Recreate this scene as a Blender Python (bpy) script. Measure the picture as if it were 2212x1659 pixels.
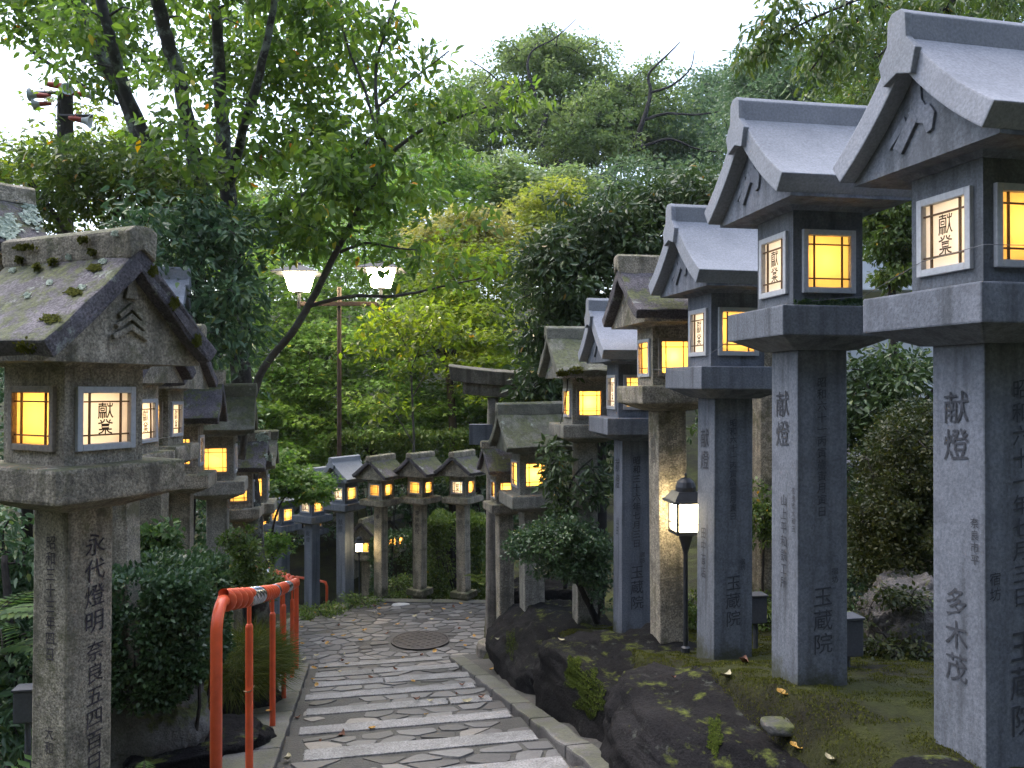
import bpy, bmesh, math, random
import numpy as np
from mathutils import Vector, Matrix, noise as mnoise

for _o in list(bpy.data.objects):
    bpy.data.objects.remove(_o)
scene = bpy.context.scene
COL = scene.collection
R = math.radians
rng = np.random.default_rng(7)
random.seed(7)

# ------------------------------------------------------------------ camera
F = 1760.0                       # focal length in reference-sheet pixels (sheet 2212 x 1659)
cam_d = bpy.data.cameras.new('camera')
cam_d.sensor_width = 36.0
cam_d.lens = 36.0 * F / 2212.0
cam_d.clip_start = 0.05
cam_d.clip_end = 800
cam = bpy.data.objects.new('camera', cam_d)
COL.objects.link(cam)
cam.location = (0, 0, 0)
cam.rotation_euler = (R(90), 0, 0)
scene.camera = cam

# ------------------------------------------------------------------ sky, sun, exposure
SUN_EL, SUN_AZ = R(64), R(-50)   # azimuth from +Y, negative = towards -X
w = bpy.data.worlds.new('World')
scene.world = w
w.use_nodes = True
nt = w.node_tree
for n in list(nt.nodes):
    nt.nodes.remove(n)
sky = nt.nodes.new('ShaderNodeTexSky')
sky.sky_type = 'NISHITA'
sky.sun_disc = False
sky.sun_elevation = SUN_EL
sky.sun_rotation = SUN_AZ
sky.air_density = 1.0
sky.dust_density = 3.0
hs = nt.nodes.new('ShaderNodeHueSaturation')      # thin overcast: the blue is washed out
hs.inputs['Saturation'].default_value = 0.86
bg = nt.nodes.new('ShaderNodeBackground')
bg.inputs['Strength'].default_value = 0.15
wo = nt.nodes.new('ShaderNodeOutputWorld')
nt.links.new(sky.outputs[0], hs.inputs['Color'])
nt.links.new(hs.outputs[0], bg.inputs[0])
nt.links.new(bg.outputs[0], wo.inputs[0])

sd = bpy.data.lights.new('sun', 'SUN')
sd.energy = 0.55
sd.angle = R(85)
sd.color = (0.93, 0.96, 1.0)
so = bpy.data.objects.new('sun', sd)
COL.objects.link(so)
sv = Vector((math.sin(SUN_AZ) * math.cos(SUN_EL), math.cos(SUN_AZ) * math.cos(SUN_EL), math.sin(SUN_EL)))
so.rotation_euler = sv.to_track_quat('Z', 'Y').to_euler()
so.location = (0, 0, 30)

scene.view_settings.view_transform = 'Standard'
scene.view_settings.look = 'None'
scene.view_settings.gamma = 1
scene.view_settings.exposure = 2.0
scene.cycles.use_denoising = True
scene.cycles.max_bounces = 6
scene.cycles.diffuse_bounces = 3
scene.cycles.glossy_bounces = 2
scene.cycles.transmission_bounces = 4
scene.cycles.sample_clamp_indirect = 4.0


def at(x, y, Y):
    """a point of the place seen at sheet position x, y, Y metres ahead"""
    return Vector(((x - 1106) / F * Y, Y, (829.5 - y) / F * Y))


def wx(x, Y):
    return (x - 1106) / F * Y


def wz(y, Y):
    return (829.5 - y) / F * Y


# ------------------------------------------------------------------ materials
def M(name):
    m = bpy.data.materials.new(name)
    m.use_nodes = True
    n = m.node_tree
    for k in list(n.nodes):
        n.nodes.remove(k)
    return m, n, n.nodes, n.links


def ramp(nodes, stops):
    r = nodes.new('ShaderNodeValToRGB')
    while len(r.color_ramp.elements) < len(stops):
        r.color_ramp.elements.new(0.5)
    for e, (p, c) in zip(r.color_ramp.elements, stops):
        e.position = p
        e.color = (*c, 1) if len(c) == 3 else c
    return r


def noise_n(nodes, links, scale, detail=5, rough=.6, coord='Object', dist=0):
    tc = nodes.new('ShaderNodeTexCoord')
    t = nodes.new('ShaderNodeTexNoise')
    t.inputs['Scale'].default_value = scale
    t.inputs['Detail'].default_value = detail
    t.inputs['Roughness'].default_value = rough
    t.inputs['Distortion'].default_value = dist
    links.new(tc.outputs[coord], t.inputs['Vector'])
    return t


def mixc(nodes, links, fac, a, b):
    m = nodes.new('ShaderNodeMix')
    m.data_type = 'RGBA'
    if hasattr(fac, 'node'):
        links.new(fac, m.inputs[0])
    else:
        m.inputs[0].default_value = fac
    for s, i in ((a, 6), (b, 7)):
        if hasattr(s, 'node'):
            links.new(s, m.inputs[i])
        else:
            m.inputs[i].default_value = (*s, 1)
    return m.outputs[2]


def finish(nt_, nodes, links, col, rough, bump=None, bstr=.3, bdist=.01, spec=.4):
    b = nodes.new('ShaderNodeBsdfPrincipled')
    o = nodes.new('ShaderNodeOutputMaterial')
    if hasattr(col, 'node'):
        links.new(col, b.inputs['Base Color'])
    else:
        b.inputs['Base Color'].default_value = (*col, 1)
    if hasattr(rough, 'node'):
        links.new(rough, b.inputs['Roughness'])
    else:
        b.inputs['Roughness'].default_value = rough
    b.inputs['Specular IOR Level'].default_value = spec
    if bump is not None:
        bp = nodes.new('ShaderNodeBump')
        bp.inputs['Strength'].default_value = bstr
        bp.inputs['Distance'].default_value = bdist
        links.new(bump, bp.inputs['Height'])
        links.new(bp.outputs[0], b.inputs['Normal'])
    links.new(b.outputs[0], o.inputs[0])
    return b


def stone(name, c1, c2, speck=.25, blot=(0, (0, 0, 0)), moss=0.0, lichen=0.0, bstr=.25, rough=.85, dark=0.0, streak=.0, mth=.62, spec=.35, foot=False):
    """weathered granite: fine speckle, large blotches, optional moss on upward faces, pale lichen spots, dark staining"""
    m, t, N, L = M(name)
    n1 = noise_n(N, L, 2.6, 6, .62)
    n2 = noise_n(N, L, 95, 3, .6)
    n3 = noise_n(N, L, 38, 4, .65)
    r1 = ramp(N, [(.32, c1), (.68, c2)])
    L.new(n1.outputs[0], r1.inputs[0])
    r2 = ramp(N, [(.35, (1 - speck,) * 3), (.65, (1 + speck * .6,) * 3)])
    L.new(n2.outputs[0], r2.inputs[0])
    mu = N.new('ShaderNodeMix'); mu.data_type = 'RGBA'; mu.blend_type = 'MULTIPLY'
    mu.inputs[0].default_value = 1
    L.new(r1.outputs[0], mu.inputs[6]); L.new(r2.outputs[0], mu.inputs[7])
    col = mu.outputs[2]
    if blot[0] > 0:
        nb = noise_n(N, L, 5.5, 7, .7)
        rb = ramp(N, [(.52, (0, 0, 0)), (.64, (blot[0],) * 3)])
        L.new(nb.outputs[0], rb.inputs[0])
        col = mixc(N, L, rb.outputs[0], col, blot[1])
    if streak > 0:
        tc = N.new('ShaderNodeTexCoord'); mp = N.new('ShaderNodeMapping')
        mp.inputs['Scale'].default_value = (14, 14, 1.1)
        L.new(tc.outputs['Object'], mp.inputs[0])
        ns = N.new('ShaderNodeTexNoise'); ns.inputs['Scale'].default_value = 1.3; ns.inputs['Detail'].default_value = 5
        L.new(mp.outputs[0], ns.inputs['Vector'])
        rs = ramp(N, [(.48, (0, 0, 0)), (.7, (streak,) * 3)])
        L.new(ns.outputs[0], rs.inputs[0])
        col = mixc(N, L, rs.outputs[0], col, (c1[0] * .35, c1[1] * .36, c1[2] * .34))
    if dark > 0:
        nd = noise_n(N, L, 9, 6, .7)
        rd = ramp(N, [(.46, (0, 0, 0)), (.62, (dark,) * 3)])
        L.new(nd.outputs[0], rd.inputs[0])
        col = mixc(N, L, rd.outputs[0], col, (.035, .032, .03))
    if lichen > 0:
        tc = N.new('ShaderNodeTexCoord')
        nl = noise_n(N, L, 7.5, 8, .75)
        rl = ramp(N, [(.60, (0, 0, 0)), (.66, (lichen,) * 3)])
        L.new(nl.outputs[0], rl.inputs[0])
        col = mixc(N, L, rl.outputs[0], col, (.34, .38, .31))
    if moss > 0:
        g = N.new('ShaderNodeNewGeometry')
        sx = N.new('ShaderNodeSeparateXYZ'); L.new(g.outputs['Normal'], sx.inputs[0])
        nm = noise_n(N, L, 6, 7, .7)
        ad = N.new('ShaderNodeMath'); ad.operation = 'MULTIPLY_ADD'
        L.new(sx.outputs[2], ad.inputs[0]); ad.inputs[1].default_value = .22
        L.new(nm.outputs[0], ad.inputs[2])
        rm = ramp(N, [(mth, (0, 0, 0)), (mth + .08, (moss,) * 3)])
        L.new(ad.outputs[0], rm.inputs[0])
        mc = ramp(N, [(.35, (.03, .038, .012)), (.65, (.10, .115, .025))])
        L.new(n3.outputs[0], mc.inputs[0])
        col = mixc(N, L, rm.outputs[0], col, mc.outputs[0])
    # every stone its own shade, and a green-brown tide of splash and moss at the foot of posts
    oi = N.new('ShaderNodeObjectInfo')
    ro = ramp(N, [(0, (.86, .86, .84)), (.5, (1, 1, 1)), (1, (1.10, 1.09, 1.10))])
    L.new(oi.outputs['Random'], ro.inputs[0])
    mo = N.new('ShaderNodeMix'); mo.data_type = 'RGBA'; mo.blend_type = 'MULTIPLY'; mo.inputs[0].default_value = 1
    if hasattr(col, 'node'): L.new(col, mo.inputs[6])
    L.new(ro.outputs[0], mo.inputs[7]); col = mo.outputs[2]
    if foot:
        tz = N.new('ShaderNodeTexCoord'); sz_ = N.new('ShaderNodeSeparateXYZ'); L.new(tz.outputs['Object'], sz_.inputs[0])
        nf = noise_n(N, L, 8, 6, .7)
        mf = N.new('ShaderNodeMath'); mf.operation = 'MULTIPLY_ADD'; L.new(sz_.outputs[2], mf.inputs[0]); mf.inputs[1].default_value = -1.5
        L.new(nf.outputs[0], mf.inputs[2])
        rf = ramp(N, [(.30, (0, 0, 0)), (.52, (.85,) * 3)]); L.new(mf.outputs[0], rf.inputs[0])
        col = mixc(N, L, rf.outputs[0], col, (.045, .048, .022))
    ma = N.new('ShaderNodeMath'); ma.operation = 'MULTIPLY_ADD'
    L.new(n3.outputs[0], ma.inputs[0]); ma.inputs[1].default_value = 1.6
    L.new(n2.outputs[0], ma.inputs[2])
    finish(t, N, L, col, rough, ma.outputs[0], bstr, .006, spec)
    return m


MAT = {}
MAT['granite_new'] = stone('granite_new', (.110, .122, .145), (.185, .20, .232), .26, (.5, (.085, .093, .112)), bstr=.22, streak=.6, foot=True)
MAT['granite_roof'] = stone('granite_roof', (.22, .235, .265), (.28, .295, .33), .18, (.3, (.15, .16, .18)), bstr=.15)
MAT['granite_old'] = stone('granite_old', (.27, .238, .182), (.43, .38, .30), .55, (.8, (.115, .11, .055)), moss=.6, bstr=.7, dark=.45, streak=.6, foot=True)
MAT['granite_pale'] = stone('granite_pale', (.26, .245, .205), (.36, .34, .295), .45, (.3, (.2, .2, .15)), moss=.3, bstr=.45, dark=.3, streak=.5, foot=True)
MAT['roof_purple'] = stone('roof_purple', (.055, .049, .054), (.16, .145, .158), .55, (.4, (.10, .095, .08)), moss=.75, lichen=.6, bstr=.6, dark=.4)
MAT['roof_olive'] = stone('roof_olive', (.13, .13, .10), (.22, .215, .17), .3, (.5, (.10, .11, .06)), moss=.6, lichen=.7, bstr=.5, dark=.45)
MAT['torii_stone'] = stone('torii_stone', (.17, .15, .125), (.25, .225, .19), .35, (.3, (.12, .11, .09)), moss=.25, bstr=.4, dark=.45, streak=.7)
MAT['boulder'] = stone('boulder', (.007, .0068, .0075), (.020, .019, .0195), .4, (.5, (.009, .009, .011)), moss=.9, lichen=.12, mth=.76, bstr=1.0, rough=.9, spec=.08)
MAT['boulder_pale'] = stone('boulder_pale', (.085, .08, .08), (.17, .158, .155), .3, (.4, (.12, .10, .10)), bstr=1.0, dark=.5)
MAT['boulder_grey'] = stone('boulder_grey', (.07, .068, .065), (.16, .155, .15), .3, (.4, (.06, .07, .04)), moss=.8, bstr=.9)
MAT['curb_stone'] = stone('curb_stone', (.07, .067, .066), (.13, .126, .122), .4, (.4, (.045, .045, .038)), moss=.35, bstr=.6, rough=.6)
MAT['step_stone'] = stone('step_stone', (.165, .165, .166), (.245, .243, .238), .5, (.5, (.11, .11, .10)), bstr=.5, dark=.3, rough=.55)
MAT['mortar'] = stone('mortar', (.034, .033, .031), (.072, .069, .064), .4, (.4, (.05, .055, .035)), bstr=.9, rough=.6)
MAT['concrete_box'] = stone('concrete_box', (.06, .064, .072), (.09, .094, .105), .12, bstr=.1)
MAT['iron'] = stone('iron', (.02, .017, .016), (.045, .037, .033), .3, bstr=.4, rough=.6)


def plain(name, c, rough=.5, metal=0., nscale=30, var=.2, bstr=.1):
    m, t, N, L = M(name)
    n = noise_n(N, L, nscale, 4, .6)
    r = ramp(N, [(.3, tuple(v * (1 - var) for v in c)), (.7, tuple(v * (1 + var) for v in c))])
    L.new(n.outputs[0], r.inputs[0])
    b = finish(t, N, L, r.outputs[0], rough, n.outputs[0], bstr, .004)
    b.inputs['Metallic'].default_value = metal
    return m


MAT['frame_grey'] = plain('frame_grey', (.40, .41, .43), .6, 0, 60, .12)
MAT['frame_brown'] = plain('frame_brown', (.24, .20, .16), .65, 0, 60, .25)
MAT['lattice'] = plain('lattice', (.09, .055, .03), .7)
MAT['ink'] = plain('ink', (.012, .010, .012), .8)
MAT['groove_shade'] = plain('groove_shade', (.045, .049, .060), .9, 0, 25, .35)  # shade inside cut letters, put into the colour of flat glyphs
MAT['groove_shade_pale'] = plain('groove_shade_pale', (.13, .12, .10), .9, 0, 25, .35)  # paler groove shade for old stone, likewise only colour on flat glyphs
MAT['painted_writing'] = plain('painted_writing', (.045, .038, .045), .9, 0, 30, .6)
MAT['red_paint'] = plain('red_paint', (.66, .10, .035), .33, 0, 14, .14, .05)
MAT['worn_metal'] = plain('worn_metal', (.55, .57, .62), .22, 1., 40, .3, .2)
MAT['dark_metal'] = plain('dark_metal', (.035, .037, .042), .45, .3, 20, .2)
MAT['shade_metal'] = plain('shade_metal', (.016, .017, .02), .7)
MAT['rust_pole'] = plain('rust_pole', (.06, .036, .026), .7, .1, 12, .35, .3)
MAT['white_wall'] = plain('white_wall', (.62, .64, .66), .8, 0, 3, .06)
MAT['tile_dark'] = plain('tile_dark', (.06, .062, .075), .45, 0, 8, .25)
MAT['wall_ochre'] = plain('wall_ochre', (.22, .17, .11), .9, 0, 6, .2)
MAT['horn_red'] = plain('horn_red', (.36, .06, .04), .5, 0, 18, .3)
MAT['horn_grey'] = plain('horn_grey', (.42, .45, .47), .5, 0, 18, .15)
MAT['wire'] = plain('wire', (.14, .145, .16), .5)


def bark(name, c1, c2, pale=0.):
    m, t, N, L = M(name)
    n = noise_n(N, L, 9, 8, .75)
    r = ramp(N, [(.3, c1), (.7, c2)])
    L.new(n.outputs[0], r.inputs[0])
    col = r.outputs[0]
    if pale:
        n2 = noise_n(N, L, 5, 7, .75)
        r2 = ramp(N, [(.50, (0, 0, 0)), (.60, (pale,) * 3)])
        L.new(n2.outputs[0], r2.inputs[0])
        col = mixc(N, L, r2.outputs[0], col, (.20, .23, .19))
    finish(t, N, L, col, .9, n.outputs[0], .8, .02)
    return m


MAT['bark_dark'] = bark('bark_dark', (.012, .011, .011), (.045, .038, .033))
MAT['bark_lichen'] = bark('bark_lichen', (.018, .017, .016), (.06, .052, .046), .8)
MAT['bark_grey'] = bark('bark_grey', (.04, .036, .03), (.11, .095, .08), .3)


def leafmat(name, stops, trans=.35, gloss=.35, rough=.45):
    m, t, N, L = M(name)
    a = N.new('ShaderNodeAttribute'); a.attribute_name = 'tint'
    r = ramp(N, stops)
    L.new(a.outputs['Fac'], r.inputs[0])
    b = N.new('ShaderNodeBsdfPrincipled')
    L.new(r.outputs[0], b.inputs['Base Color'])
    b.inputs['Roughness'].default_value = rough
    b.inputs['Specular IOR Level'].default_value = gloss
    tr = N.new('ShaderNodeBsdfTranslucent')
    hv = N.new('ShaderNodeHueSaturation'); hv.inputs['Value'].default_value = 1.8; hv.inputs['Saturation'].default_value = 1.1
    L.new(r.outputs[0], hv.inputs['Color']); L.new(hv.outputs[0], tr.inputs[0])
    mx = N.new('ShaderNodeMixShader'); mx.inputs[0].default_value = trans
    L.new(b.outputs[0], mx.inputs[1]); L.new(tr.outputs[0], mx.inputs[2])
    o = N.new('ShaderNodeOutputMaterial')
    L.new(mx.outputs[0], o.inputs[0])
    return m


Y_ = (.50, .26, .03)
O_ = (.42, .13, .03)
MAT['leaf_cherry'] = leafmat('leaf_cherry', [(0, (0.053, 0.098, 0.022)), (.5, (0.108, 0.182, 0.034)), (.93, (0.188, 0.263, 0.047)), (.965, (0.392, 0.363, 0.053)), (.985, Y_), (1, O_)], .45)
MAT['leaf_camellia'] = leafmat('leaf_camellia', [(0, (0.037, 0.072, 0.036)), (.6, (0.067, 0.130, 0.053)), (.95, (0.153, 0.221, 0.066)), (1, (0.367, 0.337, 0.066))], .18, .42, .42)
MAT['leaf_camellia_right'] = leafmat('leaf_camellia_right', [(0, (0.029, 0.052, 0.021)), (.6, (0.057, 0.096, 0.029)), (.96, (0.111, 0.155, 0.045)), (1, (0.406, 0.222, 0.045))], .18, .42, .42)
MAT['leaf_maple'] = leafmat('leaf_maple', [(0, (0.073, 0.119, 0.015)), (.5, (0.128, 0.181, 0.024)), (.9, (0.196, 0.232, 0.032)), (1, (0.317, 0.258, 0.043))], .5, .2)
MAT['leaf_maple_deep'] = leafmat('leaf_maple_deep', [(0, (0.061, 0.121, 0.030)), (.5, (0.112, 0.198, 0.042)), (.9, (0.194, 0.275, 0.053)), (1, (0.407, 0.344, 0.073))], .45, .25)
MAT['leaf_yellow'] = leafmat('leaf_yellow', [(0, (.15, .17, .04)), (.5, (.25, .245, .065)), (.9, (.34, .30, .09)), (1, (.30, .19, .06))], .45, .2)
MAT['leaf_lime'] = leafmat('leaf_lime', [(0, (0.134, 0.176, 0.031)), (.5, (0.196, 0.228, 0.043)), (1, (0.269, 0.269, 0.057))], .5, .2)
MAT['leaf_pale'] = leafmat('leaf_pale', [(0, (0.114, 0.172, 0.060)), (.5, (0.174, 0.235, 0.082)), (1, (0.241, 0.299, 0.098))], .4, .25)
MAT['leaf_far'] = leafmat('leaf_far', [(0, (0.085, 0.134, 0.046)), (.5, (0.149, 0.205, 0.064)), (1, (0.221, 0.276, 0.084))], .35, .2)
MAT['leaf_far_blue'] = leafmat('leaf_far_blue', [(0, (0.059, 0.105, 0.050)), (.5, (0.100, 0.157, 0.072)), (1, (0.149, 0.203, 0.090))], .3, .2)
MAT['leaf_box'] = leafmat('leaf_box', [(0, (0.024, 0.055, 0.024)), (.6, (0.049, 0.096, 0.035)), (1, (0.111, 0.167, 0.050))], .2, .5, .4)
MAT['leaf_hedge'] = leafmat('leaf_hedge', [(0, (0.043, 0.079, 0.018)), (.6, (0.087, 0.135, 0.028)), (.95, (0.160, 0.196, 0.037)), (1, (0.435, 0.221, 0.031))], .3, .4)
MAT['leaf_bronze'] = leafmat('leaf_bronze', [(0, (0.017, 0.027, 0.008)), (.5, (0.035, 0.047, 0.013)), (.9, (0.063, 0.064, 0.016)), (1, (0.059, 0.099, 0.023))], .25, .3)
MAT['leaf_fern'] = leafmat('leaf_fern', [(0, (0.034, 0.069, 0.026)), (.6, (0.064, 0.122, 0.034)), (1, (0.126, 0.169, 0.039))], .3, .3)
MAT['grass'] = leafmat('grass', [(0, (0.035, 0.054, 0.012)), (.6, (0.075, 0.093, 0.018)), (1, (0.139, 0.127, 0.029))], .3, .2)
MAT['moss_bright'] = leafmat('moss_bright', [(0, (.018, .028, .006)), (.6, (.042, .060, .010)), (1, (.08, .095, .018))], .1, .05, .95)
MAT['moss_leaf'] = leafmat('moss_leaf', [(0, (.050, .058, .012)), (.6, (.078, .085, .017)), (1, (.12, .115, .022))], .1, .05, .95)
MAT['sapling_leaf'] = leafmat('sapling_leaf', [(0, (0.067, 0.107, 0.014)), (.6, (0.103, 0.144, 0.020)), (.97, (0.150, 0.173, 0.023)), (1, Y_)], .5, .3)
MAT['lichen_crust'] = leafmat('lichen_crust', [(0, (.20, .25, .20)), (.5, (.34, .40, .33)), (1, (.48, .52, .44))], .1, .1, .9)
MAT['fallen_yellow'] = plain('fallen_yellow', (.36, .20, .035), .6, 0, 60, .3)
MAT['fallen_pale'] = plain('fallen_pale', (.36, .32, .20), .6, 0, 60, .2)
MAT['fallen_brown'] = plain('fallen_brown', (.13, .055, .03), .7, 0, 60, .4)


def soil():
    m, t, N, L = M('soil')
    n = noise_n(N, L, 1.6, 8, .7)
    n2 = noise_n(N, L, 45, 5, .7)
    r = ramp(N, [(.36, (.010, .009, .006)), (.44, (.020, .020, .008)), (.54, (.032, .036, .009)), (.72, (.055, .060, .012))])
    L.new(n.outputs[0], r.inputs[0])
    r2 = ramp(N, [(.3, (.6,) * 3), (.7, (1.3,) * 3)])
    L.new(n2.outputs[0], r2.inputs[0])
    mu = N.new('ShaderNodeMix'); mu.data_type = 'RGBA'; mu.blend_type = 'MULTIPLY'; mu.inputs[0].default_value = 1
    L.new(r.outputs[0], mu.inputs[6]); L.new(r2.outputs[0], mu.inputs[7])
    finish(t, N, L, mu.outputs[2], .95, n2.outputs[0], .9, .02, .2)
    return m


MAT['soil'] = soil()


def attr_stone(name):
    """paving stones: each stone has its own grey, from its own random number"""
    m, t, N, L = M(name)
    a = N.new('ShaderNodeAttribute'); a.attribute_name = 'tint'
    r = ramp(N, [(0, (.038, .036, .035)), (.35, (.080, .078, .077)), (.7, (.130, .128, .126)), (.9, (.19, .17, .145)), (1, (.38, .38, .38))])
    L.new(a.outputs['Fac'], r.inputs[0])
    n2 = noise_n(N, L, 60, 5, .65)
    r2 = ramp(N, [(.3, (.72,) * 3), (.7, (1.2,) * 3)])
    L.new(n2.outputs[0], r2.inputs[0])
    mu = N.new('ShaderNodeMix'); mu.data_type = 'RGBA'; mu.blend_type = 'MULTIPLY'; mu.inputs[0].default_value = 1
    L.new(r.outputs[0], mu.inputs[6]); L.new(r2.outputs[0], mu.inputs[7])
    finish(t, N, L, mu.outputs[2], .5, n2.outputs[0], .4, .006, .5)
    return m


MAT['cobble'] = attr_stone('cobble')


def paper(name, c, tr=.85):
    m, t, N, L = M(name)
    n = noise_n(N, L, 14, 4, .6)
    r = ramp(N, [(.3, tuple(v * .93 for v in c)), (.7, c)])
    L.new(n.outputs[0], r.inputs[0])
    d = N.new('ShaderNodeBsdfDiffuse'); tl = N.new('ShaderNodeBsdfTranslucent')
    L.new(r.outputs[0], d.inputs[0]); L.new(r.outputs[0], tl.inputs[0])
    mx = N.new('ShaderNodeMixShader'); mx.inputs[0].default_value = tr
    L.new(d.outputs[0], mx.inputs[1]); L.new(tl.outputs[0], mx.inputs[2])
    o = N.new('ShaderNodeOutputMaterial'); L.new(mx.outputs[0], o.inputs[0])
    return m


MAT['paper_amber'] = paper('paper_amber', (.97, .78, .44), .9)
MAT['paper_white'] = paper('paper_white', (.95, .95, 1.0), .8)


def glow(name, c, s):
    m, t, N, L = M(name)
    e = N.new('ShaderNodeEmission'); e.inputs[0].default_value = (*c, 1); e.inputs[1].default_value = s
    o = N.new('ShaderNodeOutputMaterial'); L.new(e.outputs[0], o.inputs[0])
    return m


MAT['lamp_glass'] = glow('lamp_glass', (1, .86, .55), 28.0)
MAT['lamp_glass_low'] = glow('lamp_glass_low', (1, .80, .45), 14.0)
MAT['far_lamp'] = glow('far_lamp', (1, .92, .7), 12)


# ------------------------------------------------------------------ mesh builder
class MB:
    def __init__(self):
        self.v = []; self.f = []; self.m = []; self.t = []

    def add(self, verts, faces, mi=0, tint=None):
        b = len(self.v)
        self.v.extend([tuple(p) for p in verts])
        for f in faces:
            self.f.append(tuple(b + i for i in f)); self.m.append(mi)
        if tint is not None:
            while len(self.t) < b:
                self.t.append(.5)
            self.t.extend([tint] * len(verts))

    def box(self, c, h, mat=None, mi=0):
        """box: centre, half sizes, optional 4x4 matrix"""
        vs = [Vector((c[0] + sx * h[0], c[1] + sy * h[1], c[2] + sz * h[2])) for sz in (-1, 1) for sy in (-1, 1) for sx in (-1, 1)]
        if mat is not None:
            vs = [mat @ p for p in vs]
        self.add(vs, [(0, 2, 3, 1), (4, 5, 7, 6), (0, 1, 5, 4), (2, 6, 7, 3), (0, 4, 6, 2), (1, 3, 7, 5)], mi)

    def prism(self, poly, axis, a, b, mi=0):
        """extrude a 2-D polygon along an axis from a to b; poly is in the other two axes, in cyclic order"""
        n = len(poly)

        def P(p, s):
            if axis == 0: return (s, p[0], p[1])
            if axis == 1: return (p[0], s, p[1])
            return (p[0], p[1], s)
        vs = [P(p, a) for p in poly] + [P(p, b) for p in poly]
        fs = [tuple(range(n))[::-1], tuple(range(n, 2 * n))] + [(i, (i + 1) % n, n + (i + 1) % n, n + i) for i in range(n)]
        self.add(vs, fs, mi)

    def frustum(self, h0, z0, h1, z1, c=(0, 0), mi=0):
        vs = [(c[0] + sx * h0, c[1] + sy * h0, z0) for sx, sy in ((-1, -1), (1, -1), (1, 1), (-1, 1))]
        vs += [(c[0] + sx * h1, c[1] + sy * h1, z1) for sx, sy in ((-1, -1), (1, -1), (1, 1), (-1, 1))]
        self.add(vs, [(3, 2, 1, 0), (4, 5, 6, 7), (0, 1, 5, 4), (1, 2, 6, 5), (2, 3, 7, 6), (3, 0, 4, 7)], mi)

    def lathe(self, prof, seg=24, c=(0, 0, 0), mi=0):
        vs = []; fs = []
        for r, z in prof:
            for k in range(seg):
                a = 2 * math.pi * k / seg
                vs.append((c[0] + r * math.cos(a), c[1] + r * math.sin(a), c[2] + z))
        for i in range(len(prof) - 1):
            for k in range(seg):
                k2 = (k + 1) % seg
                fs.append((i * seg + k, i * seg + k2, (i + 1) * seg + k2, (i + 1) * seg + k))
        fs.append(tuple(range(seg))[::-1]); n = len(prof) - 1
        fs.append(tuple(range(n * seg, n * seg + seg)))
        self.add(vs, fs, mi)

    def tube(self, pts, rad, sides=8, mi=0, cap=True):
        pts = [Vector(p) for p in pts]
        if not hasattr(rad, '__len__'):
            rad = [rad] * len(pts)
        vs = []; fs = []
        up = None
        for i, p in enumerate(pts):
            d = (pts[min(i + 1, len(pts) - 1)] - pts[max(i - 1, 0)])
            if d.length < 1e-9: d = Vector((0, 0, 1))
            d.normalize()
            if up is None:
                up = Vector((1, 0, 0)) if abs(d.x) < .8 else Vector((0, 1, 0))
            a = up - d * up.dot(d)
            if a.length < 1e-5: a = d.orthogonal()
            a.normalize(); up = a
            b = d.cross(a)
            for k in range(sides):
                an = 2 * math.pi * k / sides
                vs.append(p + (a * math.cos(an) + b * math.sin(an)) * rad[i])
        for i in range(len(pts) - 1):
            for k in range(sides):
                k2 = (k + 1) % sides
                fs.append((i * sides + k, i * sides + k2, (i + 1) * sides + k2, (i + 1) * sides + k))
        if cap:
            fs.append(tuple(range(sides))[::-1]); n = (len(pts) - 1) * sides
            fs.append(tuple(range(n, n + sides)))
        self.add(vs, fs, mi)

    def build(self, name, mats, parent=None, bevel=0, smooth=False, loc=None, rotz=0, recalc=True, bseg=2):
        me = bpy.data.meshes.new(name)
        me.from_pydata(self.v, [], self.f)
        if not isinstance(mats, (list, tuple)):
            mats = [mats]
        for k in mats:
            me.materials.append(MAT[k] if isinstance(k, str) else k)
        if len(mats) > 1:
            me.polygons.foreach_set('material_index', self.m)
        if self.t:
            while len(self.t) < len(self.v):
                self.t.append(.5)
            at_ = me.attributes.new('tint', 'FLOAT', 'POINT')
            at_.data.foreach_set('value', self.t)
        if recalc or bevel:
            bm = bmesh.new(); bm.from_mesh(me)
            if recalc:
                bmesh.ops.recalc_face_normals(bm, faces=bm.faces)
            if bevel:
                es = [e for e in bm.edges if len(e.link_faces) == 2 and e.calc_face_angle(0) > R(25)]
                bmesh.ops.bevel(bm, geom=es, offset=bevel, segments=bseg, affect='EDGES', clamp_overlap=True, profile=.6)
            bm.to_mesh(me); bm.free()
        if smooth:
            me.polygons.foreach_set('use_smooth', [True] * len(me.polygons))
        me.update()
        o = bpy.data.objects.new(name, me)
        COL.objects.link(o)
        if parent is not None:
            o.parent = parent
        if loc is not None:
            o.location = loc
        if rotz:
            o.rotation_euler = (0, 0, rotz)
        return o


def tag(o, label=None, cat=None, group=None, kind=None):
    if label: o['label'] = label
    if cat: o['category'] = cat
    if group: o['group'] = group
    if kind: o['kind'] = kind
    return o


def thing(name, label, cat, loc=(0, 0, 0), rotz=0, group=None):
    o = bpy.data.objects.new(name, None)
    COL.objects.link(o)
    o.empty_display_size = .2
    o.location = loc
    o.rotation_euler = (0, 0, rotz)
    return tag(o, label, cat, group)


# ------------------------------------------------------------------ writing
GLYPH = {}


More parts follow.
